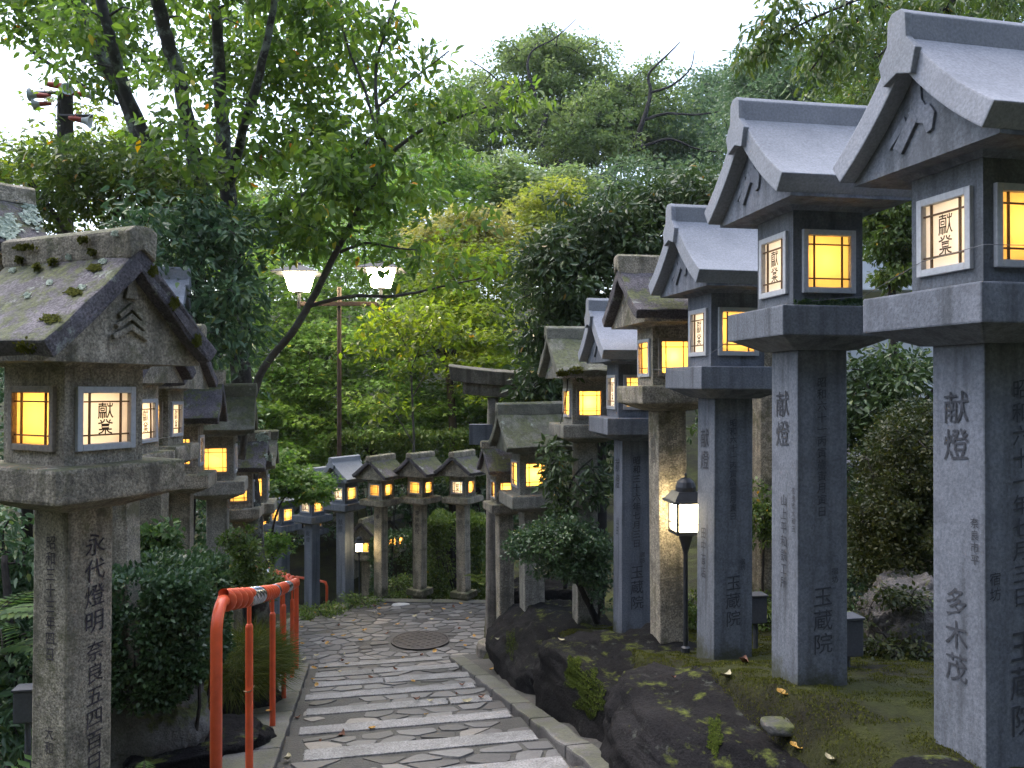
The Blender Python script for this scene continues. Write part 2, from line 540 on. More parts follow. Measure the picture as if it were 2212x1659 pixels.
def load_glyphs(chars, bold=0.0):
    cu = bpy.data.curves.new('glyph', 'FONT')
    cu.size = 1; cu.resolution_u = 2; cu.offset = bold
    ob = bpy.data.objects.new('glyph', cu)
    COL.objects.link(ob)
    for ch in chars:
        cu.body = ch
        bpy.context.view_layer.update()
        ev = ob.evaluated_get(bpy.context.evaluated_depsgraph_get())
        me = ev.to_mesh()
        GLYPH[(ch, bold)] = ([(v.co.x - .5, v.co.y - .38) for v in me.vertices], [tuple(p.vertices) for p in me.polygons])
        ev.to_mesh_clear()
    bpy.data.objects.remove(ob)
    bpy.data.curves.remove(cu)


TEXT_ALL = '献燈昭和三十六年七月日宿坊玉蔵院永代明奉納平鉄工所丙寅歳一二多木茂不五四奈良市家内安全大阪田中商店山上百'
load_glyphs(sorted(set(TEXT_ALL)), 0.002)
load_glyphs('獻燈', 0.022)


def write_column(mb, text, top, size, place, bold=0.002, squash=1.0, step=1.08, slant=.10):
    """vertical line of characters; place(u, v) puts a point of the face (u right, v up) in 3-D. Returns the lower end"""
    z = top
    for ch in text:
        if ch == ' ':
            z -= size * .6; continue
        vs, fs = GLYPH[(ch, bold)]
        c = z - size * .5
        sd_ = (len(mb.v) % 97) * .37
        mb.add([place((x + .012 * mnoise.noise(Vector((x * 5, y * 5, sd_)))) * size * squash, c + (y + slant * x + .016 * mnoise.noise(Vector((x * 4, y * 4, sd_ + 9)))) * size) for x, y in vs], fs)
        z -= size * step
    return z

# the two seal-style characters on the paper windows, drawn as strokes in a unit square
SEAL1 = [[(.04, .93), (.54, .93)], [(.29, 1.0), (.29, .80)], [(.06, .80), (.54, .80)], [(.06, .80), (.06, .12), (.02, .0)], [(.54, .80), (.54, .05)], [(.18, .66), (.42, .66), (.42, .50), (.18, .50), (.18, .66)],
         [(.06, .37), (.54, .37)], [(.18, .37), (.18, .04)], [(.42, .37), (.42, .04)], [(.30, .30), (.30, .0)],
         [(.64, .96), (.66, .80), (.94, .80), (.97, .96)], [(.80, 1.0), (.80, .55), (.72, .25), (.62, .04)], [(.80, .58), (.84, .32), (.93, .12), (1.0, .05)]]
SEAL2 = [[(.43, 1.0), (.38, .86), (.24, .77), (.03, .74)], [(.57, 1.0), (.62, .86), (.76, .77), (.97, .74)], [(.17, .96), (.24, .86)], [(.83, .96), (.76, .86)],
         [(.24, .66), (.76, .66)], [(.27, .56), (.73, .56), (.73, .40), (.27, .40), (.27, .56)], [(.08, .30), (.92, .30)], [(.5, .30), (.5, .0)], [(.38, .24), (.26, .10), (.06, .02)], [(.62, .24), (.74, .10), (.94, .02)]]


def write_seal(mb, strokes, u0, v0, w_, h_, place, th=.085):
    t = th * w_ * .5
    for s in strokes:
        pts = [Vector((u0 + x * w_, v0 + y * h_)) for x, y in s]
        L_ = []; R_ = []
        for i, p in enumerate(pts):
            d = (pts[min(i + 1, len(pts) - 1)] - pts[max(i - 1, 0)])
            d = d.normalized() if d.length > 1e-9 else Vector((1, 0))
            n_ = Vector((-d.y, d.x)) * t
            e = d * t * .5 * (-1 if i == 0 else (1 if i == len(pts) - 1 else 0))
            L_.append(p + n_ + e); R_.append(p - n_ + e)
        mb.add([place(q.x, q.y) for q in L_ + R_], [(i, i + 1, len(pts) + i + 1, len(pts) + i) for i in range(len(pts) - 1)])

# ------------------------------------------------------------------ ground
def xl(y): return -.34 - .207 * y          # left edge of the stair
def xr(y): return 1.26 - .225 * y          # right edge of the stair


def zpath(y):
    if y < 2.0: return -1.50
    if y < 8.85: return -1.075 - .2236 * y + (.02 if y > 2.2 else 0)
    return -3.07


def sm(a, b, x):
    t = min(1, max(0, (x - a) / (b - a)))
    return t * t * (3 - 2 * t)


def fbm(x, y, s, o=4, seed=0.):
    return mnoise.fractal(Vector((x * s + seed, y * s - seed, seed * .37)), 1.0, 2.0, o)


def zground(x, y):
    zp = zpath(y)
    if y > 11.75:
        zp = -3.07 - 1.1 * sm(11.75, 13.6, y)
    z = zp - .16
    # raised bed on the right, behind the boulders
    e = x - xr(min(y, 9.2))
    k = sm(.33, .75, e)
    if y < 11:
        z += k * (.66 - .20 * (1 - sm(2.5, 3.7, y)) + .03 * max(0, e - .7))
    elif y < 14:
        z += sm(.33, .75, x - xr(9.2)) * .66
    if e > 2.2:
        z += .22 * (min(e, 14) - 2.2) * .5
    # left: falls a little away from the stair
    el = xl(min(y, 9)) - .3 - x
    if el > 0 and y < 13:
        z -= .10 * min(el, 1.5)
        z += .28 * max(0, min(el, 4) - 1.6) * (1 - sm(9, 13, y))
    # wooded slope across the valley
    if y > 14.5:
        z += .30 * (min(y, 45) - 14.5)
    # unseen hillside behind the viewer, steepened to darken stone that faces it
    if y < -1.2:
        z += 1.7 * min(-1.2 - y, 9)
    z += .05 * fbm(x, y, .9, 4, 3.1) + .02 * fbm(x, y, 4, 3, 1.7)
    return z


def axis(a, b, c, d, fine, mid, coarse):
    """coordinates: coarse outside, fine between b and c"""
    out = list(np.arange(a, b, coarse)) + list(np.arange(b, c, fine)) + list(np.arange(c, d + .01, coarse))
    return out


gx = list(np.arange(-90, -12, 6)) + list(np.arange(-12, -4, .5)) + list(np.arange(-4, 4, .13)) + list(np.arange(4, 12, .5)) + list(np.arange(12, 91, 6))
gy = list(np.arange(-40, -4, 4)) + list(np.arange(-4, 1.6, .4)) + list(np.arange(1.6, 12.5, .13)) + list(np.arange(12.5, 20, .5)) + list(np.arange(20, 131, 6))
mb = MB()
vs = [(x, y, zground(x, y)) for y in gy for x in gx]
nx = len(gx)
mb.add(vs, [(j * nx + i, j * nx + i + 1, (j + 1) * nx + i + 1, (j + 1) * nx + i) for j in range(len(gy) - 1) for i in range(nx - 1)])
tag(mb.build('ground', 'soil', smooth=True, recalc=False), kind='structure')

# ------------------------------------------------------------------ stair and landing
PD = Vector((-.2027, .979, 0)); PP = Vector((.979, .2027, 0)); PO = Vector((-.34, 0, 0))


def path(u, v, z):
    p = PO + PP * u + PD * v
    return Vector((p.x, p.y, z))


def clip_cell(site, others, half):
    """Voronoi cell of one site among its neighbours (half-plane clipping)"""
    poly = [(site[0] - half, site[1] - half), (site[0] + half, site[1] - half), (site[0] + half, site[1] + half), (site[0] - half, site[1] + half)]
    for q in others:
        mx, my = (site[0] + q[0]) / 2, (site[1] + q[1]) / 2
        nx_, ny_ = q[0] - site[0], q[1] - site[1]
        out = []
        for i in range(len(poly)):
            a, b = poly[i], poly[(i + 1) % len(poly)]
            da = (a[0] - mx) * nx_ + (a[1] - my) * ny_
            db = (b[0] - mx) * nx_ + (b[1] - my) * ny_
            if da <= 0: out.append(a)
            if da * db < 0:
                t = da / (da - db)
                out.append((a[0] + (b[0] - a[0]) * t, a[1] + (b[1] - a[1]) * t))
        poly = out
        if len(poly) < 3: return []
    return poly


def cobbles(mb, u0, u1, v0, v1, size, zf, seed, shrink=.009, inside=None, stretch=1.0, lift=.008):
    """irregular flat stones bedded in mortar over a rectangle (u, v); stretch > 1 makes them wider across the path"""
    rr = random.Random(seed)
    du, dv = size * stretch, size
    nu, nv = max(1, round((u1 - u0) / du)), max(1, round((v1 - v0) / dv))
    du, dv = (u1 - u0) / nu, (v1 - v0) / nv
    pts = {}
    for j in range(-1, nv + 1):
        for i in range(-1, nu + 1):
            pts[(i, j)] = ((u0 + (i + .5 + rr.uniform(-.42, .42) + (.5 if j % 2 else 0) * .8) * du) / stretch, v0 + (j + .5 + rr.uniform(-.38, .38)) * dv)
    for (i, j), s in pts.items():
        if i < 0 or j < 0 or i >= nu or j >= nv: continue
        nb = [pts[(i + a, j + b)] for a in (-2, -1, 0, 1, 2) for b in (-2, -1, 0, 1, 2) if (a or b) and (i + a, j + b) in pts]
        poly = clip_cell(s, nb, size * 1.0)
        if len(poly) < 3: continue
        poly = [(min(u1, max(u0, p[0] * stretch)), min(v1, max(v0, p[1]))) for p in poly]
        cx = sum(p[0] for p in poly) / len(poly); cy = sum(p[1] for p in poly) / len(poly)
        if inside and not inside(cx, cy): continue
        if rr.random() < .06: continue
        # corners cut once so the outline is rounded
        q = []
        for k in range(len(poly)):
            a, b = poly[k], poly[(k + 1) % len(poly)]
            q.append((a[0] * .88 + b[0] * .12, a[1] * .88 + b[1] * .12)); q.append((a[0] * .12 + b[0] * .88, a[1] * .12 + b[1] * .88))
        dmean = sum(math.hypot(p[0] - cx, p[1] - cy) for p in q) / len(q)
        if dmean < size * .18: continue
        sh = rr.uniform(.6, 1.8) * shrink
        def ins(p, d):
            r = math.hypot(p[0] - cx, p[1] - cy)
            f = max(.3, 1 - d / max(r, 1e-4))
            return (cx + (p[0] - cx) * f, cy + (p[1] - cy) * f)
        lo = [ins(p, sh) for p in q]; hi = [ins(p, sh + .006) for p in q]
        h = rr.uniform(.4, 1.2) * lift
        tx, ty = rr.uniform(-.02, .02), rr.uniform(-.02, .02)
        n = len(q)
        V = [path(p[0], p[1], zf(p[0], p[1]) - .006) for p in lo] + [path(p[0], p[1], zf(p[0], p[1]) + h + tx * (p[0] - cx) + ty * (p[1] - cy)) for p in hi]
        V.append(path(cx, cy, zf(cx, cy) + h + .003))
        F_ = [(k, (k + 1) % n, n + (k + 1) % n, n + k) for k in range(n)] + [(n + k, n + (k + 1) % n, 2 * n) for k in range(n)]
        tnt = min(1, max(0, rr.gauss(.42, .24)))
        mb.add(V, F_, 0, tnt)


W = 1.52
NST = 12
VK = [8.85 - .69 * k for k in range(NST)]
stair = thing('stone_stairs', None, None)
del_keys = [k for k in ('label', 'category') if k in stair]
stair['kind'] = 'structure'


TS = .13


def zstep(k): return -1.075 - .2236 * (VK[k] * .979 + .15) + .065


cob = MB(); mor = MB()
for k in range(NST):
    v1 = VK[k]; v0 = v1 - .69
    z = zstep(k)
    # mortar bed of this tread with its drop at the downhill edge
    rise = .16
    mor.add([path(-.05, v0 - .02, z - .016 + TS * .69), path(W + .1, v0 - .02, z - .016 + TS * .69), path(W + .1, v1 - .15, z - .016 + TS * .15), path(-.05, v1 - .15, z - .016 + TS * .15),
             path(-.05, v1 - .15, z - .3), path(W + .1, v1 - .15, z - .3)], [(0, 1, 2, 3), (3, 2, 5, 4)])
    cobbles(cob, .03, W - .02, v0 + .0, v1 - .20, .15, lambda u, v, z=z, v1=v1: z - .016 + TS * (v1 - v), 100 + k, stretch=1.45)
    # the long slabs at the edge of the tread, one or two to a step
    rr = random.Random(40 + k)
    cuts = [0.06 + rr.uniform(-.04, .06), W - rr.uniform(.02, .14)]
    if k in (1, 2, 4, 8): cuts.insert(1, rr.uniform(.5, 1.2))
    for a, b in zip(cuts[:-1], cuts[1:]):
        s = MB()
        a_, b_ = a + .008, b - .008
        n = 14
        top = []; 
        d = .18 + rr.uniform(-.02, .02)
        P = []
        for i in range(n + 1):
            u = a_ + (b_ - a_) * i / n
            w1 = .006 * mnoise.noise(Vector((u * 6, k * 3.1, 0))); w2 = .008 * mnoise.noise(Vector((u * 6, k * 3.1, 7)))
            zz = z + .004 * mnoise.noise(Vector((u * 3, k, 3)))
            P.append((path(u, v1 - d + w1, zz + d * TS * .7), path(u, v1 + w2, zz - .004), path(u, v1 - d + w1, zz - .16), path(u, v1 + w2, zz - .18)))
        V = [q for p in P for q in p]
        Fs = []
        for i in range(n):
            o = i * 4; t = o + 4
            Fs += [(o, t, t + 1, o + 1), (o + 1, t + 1, t + 3, o + 3), (o + 2, t + 2, t, o), (o + 2, o + 3, t + 3, t + 2)]
        Fs += [(0, 1, 3, 2), (n * 4, n * 4 + 2, n * 4 + 3, n * 4 + 1)]
        s.add(V, Fs)
        s.build('step_slab', 'step_stone', stair, bevel=.008)

# landing
ZL = -3.07
LPOLY = [(-2.25, 8.6), (-2.95, 10.4), (-2.75, 10.75), (-2.05, 11.55), (-.2, 11.45), (.1, 10.6), (.1, 9.3), (-.30, 8.6)]


def in_poly(x, y, poly):
    c = False
    for i in range(len(poly)):
        (x1, y1), (x2, y2) = poly[i], poly[i - 1]
        if (y1 > y) != (y2 > y) and x < (x2 - x1) * (y - y1) / (y2 - y1) + x1: c = not c
    return c


def in_landing(u, v):
    p = path(u, v, 0)
    return in_poly(p.x, p.y, LPOLY) and math.hypot(p.x - wx(908, 9.75), p.y - 9.75) > .40


mor.add([(x, y, ZL - .008) for x, y in LPOLY], [tuple(range(len(LPOLY)))])
mor.add([(x, y, ZL - .3) for x, y in LPOLY] + [(x, y, ZL - .008) for x, y in LPOLY], [(i, (i + 1) % 8, 8 + (i + 1) % 8, 8 + i) for i in range(8)])
cobbles(cob, -.9, 2.4, VK[0] + .02, VK[0] + 3.0, .135, lambda u, v: ZL - .008, 77, inside=in_landing, stretch=1.4, shrink=.008)
mor.build('mortar_bed', 'mortar', stair)
cob.build('paving_stones', 'cobble', stair, recalc=True)
# low edge slabs round the landing
for (x0, y0), (x1, y1) in [(LPOLY[1], LPOLY[0]), (LPOLY[2], LPOLY[1]), (LPOLY[3], LPOLY[2]), (LPOLY[4], LPOLY[3])]:
    L_ = math.hypot(x1 - x0, y1 - y0); n = max(1, round(L_ / .8))
    for i in range(n):
        a, b = i / n, (i + 1) / n
        ax, ay = x0 + (x1 - x0) * a, y0 + (y1 - y0) * a; bx, by = x0 + (x1 - x0) * b, y0 + (y1 - y0) * b
        ang = math.atan2(by - ay, bx - ax)
        m = MB(); m.box((0, 0, 0), (math.hypot(bx - ax, by - ay) / 2 - .008, .085, .09))
        m.build('edge_slab', 'curb_stone', stair, bevel=.012, loc=((ax + bx) / 2, (ay + by) / 2, ZL - .075), rotz=ang)


# sloping kerbs along both sides of the stair
def kerb(name, uf, v0, v1, wdt, dz, seg, mat, hgt=.3, seed=0):
    rr = random.Random(seed)
    root = thing(name, None, None); root['kind'] = 'structure'
    v = v0
    while v < v1 - .05:
        ve = min(v1, v + seg * rr.uniform(.8, 1.2))
        m = MB(); n = 10; P = []
        for i in range(n + 1):
            vv = v + .008 + (ve - v - .016) * i / n
            u = uf(vv)
            zz = -1.075 - .2236 * (vv * .979 + u * .2) + dz + .012 * mnoise.noise(Vector((vv * 4, seed, 0)))
            if vv > 8.95: zz = max(zz, -3.07 + dz * .5 - .03)
            j1 = .012 * mnoise.noise(Vector((vv * 5, seed, 4))); j2 = .012 * mnoise.noise(Vector((vv * 5, seed, 9)))
            P.append((path(u - wdt / 2 + j1, vv, zz), path(u + wdt / 2 + j2, vv, zz), path(u - wdt / 2 + j1, vv, zz - hgt), path(u + wdt / 2 + j2, vv, zz - hgt)))
        V = [q for p in P for q in p]; Fs = []
        for i in range(n):
            o = i * 4; t = o + 4
            Fs += [(o, t, t + 1, o + 1), (o + 1, t + 1, t + 3, o + 3), (o + 2, t + 2, t, o), (o + 2, o + 3, t + 3, t + 2)]
        Fs += [(0, 1, 3, 2), (n * 4, n * 4 + 2, n * 4 + 3, n * 4 + 1)]
        m.add(V, Fs)
        m.build('kerb_stone', mat, root, bevel=.014)
        v = ve
    return root


kerb('kerb_beside_rail', lambda v: -.17, .3, 9.0, .30, .03, 1.15, 'curb_stone', seed=3)
kerb('kerb_beside_boulders', lambda v: 1.63 - .012 * v, -.3 + .6, 8.75, .15, .11, .7, 'curb_stone', .4, seed=5)
# trodden strip between that kerb and the boulders
m = MB()
V = []
for i in range(40):
    v = .3 + i * .225
    for u in (1.70, 2.0, 2.5):
        V.append(path(u - .012 * v, v, -1.075 - .2236 * (v * .979 + u * .2) + .075 + .03 * fbm(u * 3, v * 3, 1, 3) if v < 8.7 else -3.06))
m.add(V, [(i * 3 + j, i * 3 + j + 1, i * 3 + j + 4, i * 3 + j + 3) for i in range(39) for j in range(2)])
tag(m.build('gutter_strip', 'mortar', smooth=True), kind='structure')

# manhole cover on the landing
mh = thing('manhole_cover', 'round rusty iron manhole cover set in the cobbled landing', 'manhole cover', (wx(908, 9.75), 9.75, ZL))
m = MB(); m.lathe([(.35, -.03), (.35, .012), (.325, .014), (.325, -.03)], 40); m.build('rim', 'iron', mh)
m = MB(); m.lathe([(.32, -.02), (.32, .012), (.312, .016), (.01, .016)], 40)
for i in range(-5, 6):
    for j in range(-5, 6):
        if math.hypot(i, j) * .055 < .29 and (i + j) % 2 == 0:
            m.box((i * .055, j * .055, .0175), (.021, .021, .0025))
m.build('lid', 'iron', mh)


# ------------------------------------------------------------------ boulders
def rock(name, label, c, size, seed, mat, sub=6, rough=.28, rot=0, cat='boulder', flat=.55, mossy=False, group=None):
    bm = bmesh.new()
    bmesh.ops.create_icosphere(bm, subdivisions=sub, radius=1)
    rr = random.Random(seed)
    # a few planes knock the ball into a broken block
    planes = [(Vector((rr.gauss(0, 1), rr.gauss(0, 1), rr.gauss(0, .6))).normalized(), rr.uniform(.76, .98)) for _ in range(11)]
    planes.append((Vector((rr.uniform(-.15, .15), rr.uniform(-.15, .15), 1)).normalized(), flat))
    sd = Vector((seed * 1.37, seed * .71, seed * 2.3))
    for v in bm.verts:
        p = Vector([math.copysign(abs(q) ** .60, q) for q in v.co])
        for n_, d_ in planes:
            k = p.dot(n_) - d_
            if k > 0: p -= n_ * k * .93
        q = p * 1.6 + sd
        r = 1 + rough * (mnoise.fractal(q, 1, 2, 5) * .34) + .05 * mnoise.fractal(q * 5, .9, 2, 5) * rough * 2
        v.co = Vector((p.x * r * size[0], p.y * r * size[1], p.z * r * size[2]))
    me = bpy.data.meshes.new(name); bm.to_mesh(me); bm.free()
    me.materials.append(MAT[mat])
    me.polygons.foreach_set('use_smooth', [True] * len(me.polygons))
    o = bpy.data.objects.new(name, me); COL.objects.link(o)
    o.location = c; o.rotation_euler = (0, 0, rot)
    return tag(o, label, cat, group)


KD = math.atan2(.979, -.22)        # direction of the row of boulders
rocks = []
BG = 'boulders edging the moss bed'


def along(u, v, dz): return path(u, v, -1.075 - .2236 * (v * .979 + u * .2) + dz)


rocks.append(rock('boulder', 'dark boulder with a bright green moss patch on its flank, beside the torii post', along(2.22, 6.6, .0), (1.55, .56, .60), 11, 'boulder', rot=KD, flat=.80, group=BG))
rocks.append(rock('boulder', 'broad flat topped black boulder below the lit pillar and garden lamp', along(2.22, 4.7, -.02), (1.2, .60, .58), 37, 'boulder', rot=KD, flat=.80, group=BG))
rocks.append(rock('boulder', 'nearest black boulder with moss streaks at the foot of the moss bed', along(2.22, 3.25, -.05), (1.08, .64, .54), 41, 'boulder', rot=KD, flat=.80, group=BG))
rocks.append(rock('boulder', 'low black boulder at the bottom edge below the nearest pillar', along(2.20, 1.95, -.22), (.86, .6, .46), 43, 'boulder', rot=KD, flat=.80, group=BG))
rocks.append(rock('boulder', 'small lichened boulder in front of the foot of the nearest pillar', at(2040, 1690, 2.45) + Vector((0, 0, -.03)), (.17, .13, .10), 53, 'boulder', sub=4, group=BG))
rocks.append(rock('stone', 'small flat grey stone lying on moss against the grey pillar', (wx(1690, 3.4), 3.4, zground(wx(1690, 3.4), 3.4) + .02), (.085, .06, .035), 59, 'boulder_grey', sub=3, cat='stone'))
rock('boulder', 'large pale rugged boulder under low branches behind the grey pillars', at(1945, 1362, 4.95), (.30, .26, .34), 61, 'boulder_pale', rough=.5, flat=.9)
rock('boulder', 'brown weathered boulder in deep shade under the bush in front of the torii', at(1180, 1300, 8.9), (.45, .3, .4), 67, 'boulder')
LR = 'rocks behind the red handrail'
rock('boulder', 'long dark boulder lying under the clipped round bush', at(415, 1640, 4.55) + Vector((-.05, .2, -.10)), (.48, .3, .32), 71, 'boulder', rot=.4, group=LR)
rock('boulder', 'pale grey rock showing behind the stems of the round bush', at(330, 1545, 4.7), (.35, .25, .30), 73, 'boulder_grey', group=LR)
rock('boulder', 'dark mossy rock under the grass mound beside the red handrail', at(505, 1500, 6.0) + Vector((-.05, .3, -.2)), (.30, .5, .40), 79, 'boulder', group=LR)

# cobbled lower path beyond the bend
m = MB()
V = []
for i in range(12):
    Yv = 12.9 + i * .9; xc = -.235 * Yv - .05
    for u in (-.75, 0, .75): V.append((xc + u, Yv, zground(xc + u, min(Yv, 14.4)) + .06 - .0 * i))
m.add(V, [(i * 3 + j, i * 3 + j + 1, i * 3 + j + 4, i * 3 + j + 3) for i in range(11) for j in range(2)])
tag(m.build('lower_path', 'curb_stone', smooth=True), kind='structure')

# ------------------------------------------------------------------ stone lanterns
def roof_profile(gw, rh, curve, T, n=9):
    top = []
    for i in range(n + 1):
        t = i / n
        top.append((gw * t, rh * ((1 - curve) * (1 - t) + curve * (1 - t) ** 2.2)))
    bot = []
    for i in range(n + 1):
        a = top[max(0, i - 1)]; b = top[min(n, i + 1)]
        d = Vector((b[0] - a[0], b[1] - a[1])).normalized()
        nrm = Vector((-d.y, d.x))
        if nrm.y < 0: nrm = -nrm
        bot.append((top[i][0] - nrm.x * T, top[i][1] - nrm.y * T))
    # underside meets on the axis
    k = next(i for i in range(n + 1) if bot[i][0] > 0.004)
    b0, b1 = bot[k], bot[min(n, k + 1)]
    sl = (b1[1] - b0[1]) / (b1[0] - b0[0] + 1e-9)
    bot = [(0, b0[1] - sl * b0[0])] + bot[k:]
    zmin = bot[-1][1]
    return [(y, z - zmin) for y, z in top], [(y, z - zmin) for y, z in bot]


def bump_mesh(o, amp, scale, seed):
    """hand-worn edges: push the vertices of an old stone about a little"""
    for v in o.data.vertices:
        p = v.co * scale + Vector((seed, seed * .3, -seed))
        v.co += Vector((mnoise.noise(p), mnoise.noise(p + Vector((5, 0, 0))), mnoise.noise(p + Vector((0, 9, 0))))) * amp


STY = {
    'new': dict(body='granite_new', roof='granite_roof', gable='granite_new', frame='frame_grey', letter_shade='groove_shade', curve=.30, worn=0, T=.085),
    'old': dict(body='granite_old', roof='roof_purple', gable='granite_old', frame='frame_grey', letter_shade='groove_shade_pale', curve=.12, worn=1, T=.075),
    'olive': dict(body='granite_pale', roof='roof_olive', gable='roof_olive', frame='frame_grey', letter_shade='groove_shade_pale', curve=.25, worn=1, T=.07),
    'pale': dict(body='granite_pale', roof='roof_olive', gable='granite_pale', frame='frame_grey', letter_shade='groove_shade_pale', curve=.12, worn=1, T=.07),
}
LAMP_W = 1.15


def lantern(label, C, ang, side, zb, zt, style='new', s=1.0, sz=1.0, w=.245, h=.275, b=.168, gw=.40, gl=.345, hb=.41, rh=.445,
            front='', date='', front2='', light=1.0, emblem=True, lettered=True, group='stone lanterns lining the stairs', detail=2, slab=False, curve=None, amber_front=False, ptz=None):
    """C = (x, y) of the pillar's axis; ang = direction the gable faces (degrees); side = +1/-1, the second lit side;
    zb = foot, zt = top of the tray; s scales widths, sz heights"""
    st = dict(STY[style])
    if curve is not None: st['curve'] = curve
    w, h, b, gw, gl = w * s, h * s, b * s, gw * s, gl * s
    band, taper, hb, rh, T = .132 * sz, .055 * sz, hb * sz, rh * sz, st['T'] * (s + sz) / 2
    root = thing('stone_lantern', label, 'stone lantern', (C[0], C[1], zb), R(ang), group)
    vr = random.Random(int(C[0] * 971 + C[1] * 577)); lean = .3 if STY[style]['worn'] == 0 else .9
    root.rotation_euler = (R(vr.uniform(-lean, lean)), R(vr.uniform(-lean, lean)), R(ang + vr.uniform(-1.2, 1.2)))
    ZT = zt - zb
    zp = ZT - band - taper
    worn = st['worn']
    bev = .006 if not worn else .012
    # pillar
    m = MB(); m.frustum(w / 2, -.25, w / 2 * .985, zp + .004)
    pil = m.build('pillar', st['body'], root, bevel=bev)
    q = w / 2 + .0022
    if slab:
        m = MB(); m.box((0, 0, .02), (w * .95, w * .95, .045)); m.build('base_slab', st['body'], root, bevel=.012)

    def on_front(u, v): return (q, -u * -1, v)          # u to the reader's right when facing the front
    def on_side(u, v): return (-u * side, side * q, v)
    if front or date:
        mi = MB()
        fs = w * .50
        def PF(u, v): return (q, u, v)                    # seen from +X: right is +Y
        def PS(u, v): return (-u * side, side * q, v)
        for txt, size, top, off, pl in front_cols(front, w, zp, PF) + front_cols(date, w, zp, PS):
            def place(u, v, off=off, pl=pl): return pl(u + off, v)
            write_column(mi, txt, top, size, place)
        mi.build('inscription', 'painted_writing' if style == 'old' and detail > 1 and zb < -1.5 and C[0] < -1 else st['letter_shade'], pil, recalc=False)
    # tray
    m = MB()
    m.frustum(w / 2 + .03 * s, zp, h - .012 * s, ZT - band)
    m.frustum(h, ZT - band, h, ZT)
    tr = m.build('tray', st['body'], root, bevel=bev * 1.2)
    # light box: corner posts with panels between, open on the two lit sides
    z0, z1 = ZT, ZT + hb
    ow = b * .625; oz0, oz1 = z0 + hb * .21, z0 + hb * .79
    m = MB()
    pw = (b - ow) / 2
    for sx in (-1, 1):
        for sy in (-1, 1):
            m.box((sx * (b - pw), sy * (b - pw), (z0 + z1) / 2), (pw, pw, (z1 - z0) / 2))
    th = .022
    for axis_, sg in ((0, 1), (0, -1), (1, 1), (1, -1)):
        lit = (axis_ == 0 and sg == 1) or (axis_ == 1 and sg == side)
        segs = [(z0, oz0), (oz1, z1)] if lit else [(z0, z1)]
        for a_, c_ in segs:
            cc = [0, 0, (a_ + c_) / 2]; hh = [ow, ow, (c_ - a_) / 2]
            cc[axis_] = sg * (b - th); hh[axis_] = th
            m.box(cc, hh)
    m.box((0, 0, z1 + .01), (b, b, .0099))
    m.box((0, 0, z0 + .006), (b - .003, b - .003, .006))
    box = m.build('light_box', st['body'], root)
    # windows
    for axis_, sg in ((0, 1), (1, side)):
        fr = MB()
        fo = ow + .022 * s; fi = ow - .003 * s
        fz0, fz1 = oz0 - .022 * sz, oz1 + .022 * sz; iz0, iz1 = oz0 + .004, oz1 - .004
        d0, d1 = b - .012, b + .016 * s

        def bar(mb_, u0, u1, v0, v1, e0, e1):
            cc = [0, 0, (v0 + v1) / 2]; hh = [0, 0, (v1 - v0) / 2]
            cc[axis_] = sg * (e0 + e1) / 2; hh[axis_] = (e1 - e0) / 2
            cc[1 - axis_] = (u0 + u1) / 2; hh[1 - axis_] = (u1 - u0) / 2
            mb_.box(cc, hh)
        bar(fr, -fo, -fi, fz0, fz1, d0, d1); bar(fr, fi, fo, fz0, fz1, d0, d1)
        bar(fr, -fi, fi, fz0, iz0, d0, d1); bar(fr, -fi, fi, iz1, fz1, d0, d1)
        win = fr.build('window', st['frame'] if not (worn and axis_ == 1) else 'frame_brown', root, bevel=0.003 if detail > 1 else 0)
        pn = MB(); bar(pn, -fi, fi, iz0, iz1, b - .010, b - .006)
        letter = lettered and axis_ == 0 and not amber_front
        pn.build('pane', 'paper_white' if letter else 'paper_amber', win)
        la = MB(); t_ = .0030 * s
        gx_ = fi * .66; gz_ = (iz1 - iz0) * .17
        for u in (-gx_, gx_): bar(la, u - t_, u + t_, iz0, iz1, b - .004, b + .004)
        for v in (iz0 + gz_, iz1 - gz_): bar(la, -fi, fi, v - t_, v + t_, b - .0005, b + .006)
        la.build('lattice', 'lattice', win)
        if letter:
            lt = MB()
            pz = b + .001
            wd_ = fi * .62; hh_ = (iz1 - iz0)
            write_seal(lt, SEAL1, -wd_ * .5, iz0 + hh_ * .50, wd_, hh_ * .30, lambda u, v: (pz, u, v)); write_seal(lt, SEAL2, -wd_ * .5, iz0 + hh_ * .19, wd_, hh_ * .28, lambda u, v: (pz, u, v))
            lt.build('lettering', 'ink', win, recalc=False)
    # lamp inside
    if light > 0:
        ld = bpy.data.lights.new('bulb_light', 'POINT'); ld.energy = LAMP_W * light * s * s; ld.color = (1, .70, .34); ld.shadow_soft_size = .028
        lo = bpy.data.objects.new('bulb_light', ld); COL.objects.link(lo); lo.parent = root
        lo.location = (b * .05, side * b * (.42 if light < 1.5 else .62), (oz0 + oz1) / 2 + .01)
    # cornice under the roof
    zr = z1 + .02
    m = MB(); m.frustum(b + .012, zr, b + .05 * s, zr + .035 * sz); m.frustum(b + .075 * s, zr + .035 * sz, b + .085 * s, zr + .07 * sz)
    m.build('cornice', st['body'], root)
    zr += .03 * sz
    # roof
    top, bot = roof_profile(gw, rh - .06 * sz, st['curve'], T)
    ring = [(-y, z) for y, z in reversed(top)] + top[1:] + [(y, z) for y, z in reversed(bot)] + [(-y, z) for y, z in bot[1:]]
    m = MB()
    ns = 1 if not worn else 6
    n = len(ring); vs = []; fs = []
    for i in range(ns + 1):
        x = -gl + 2 * gl * i / ns
        vs += [(x, y, zr + z) for y, z in ring]
    nt_ = len(top)
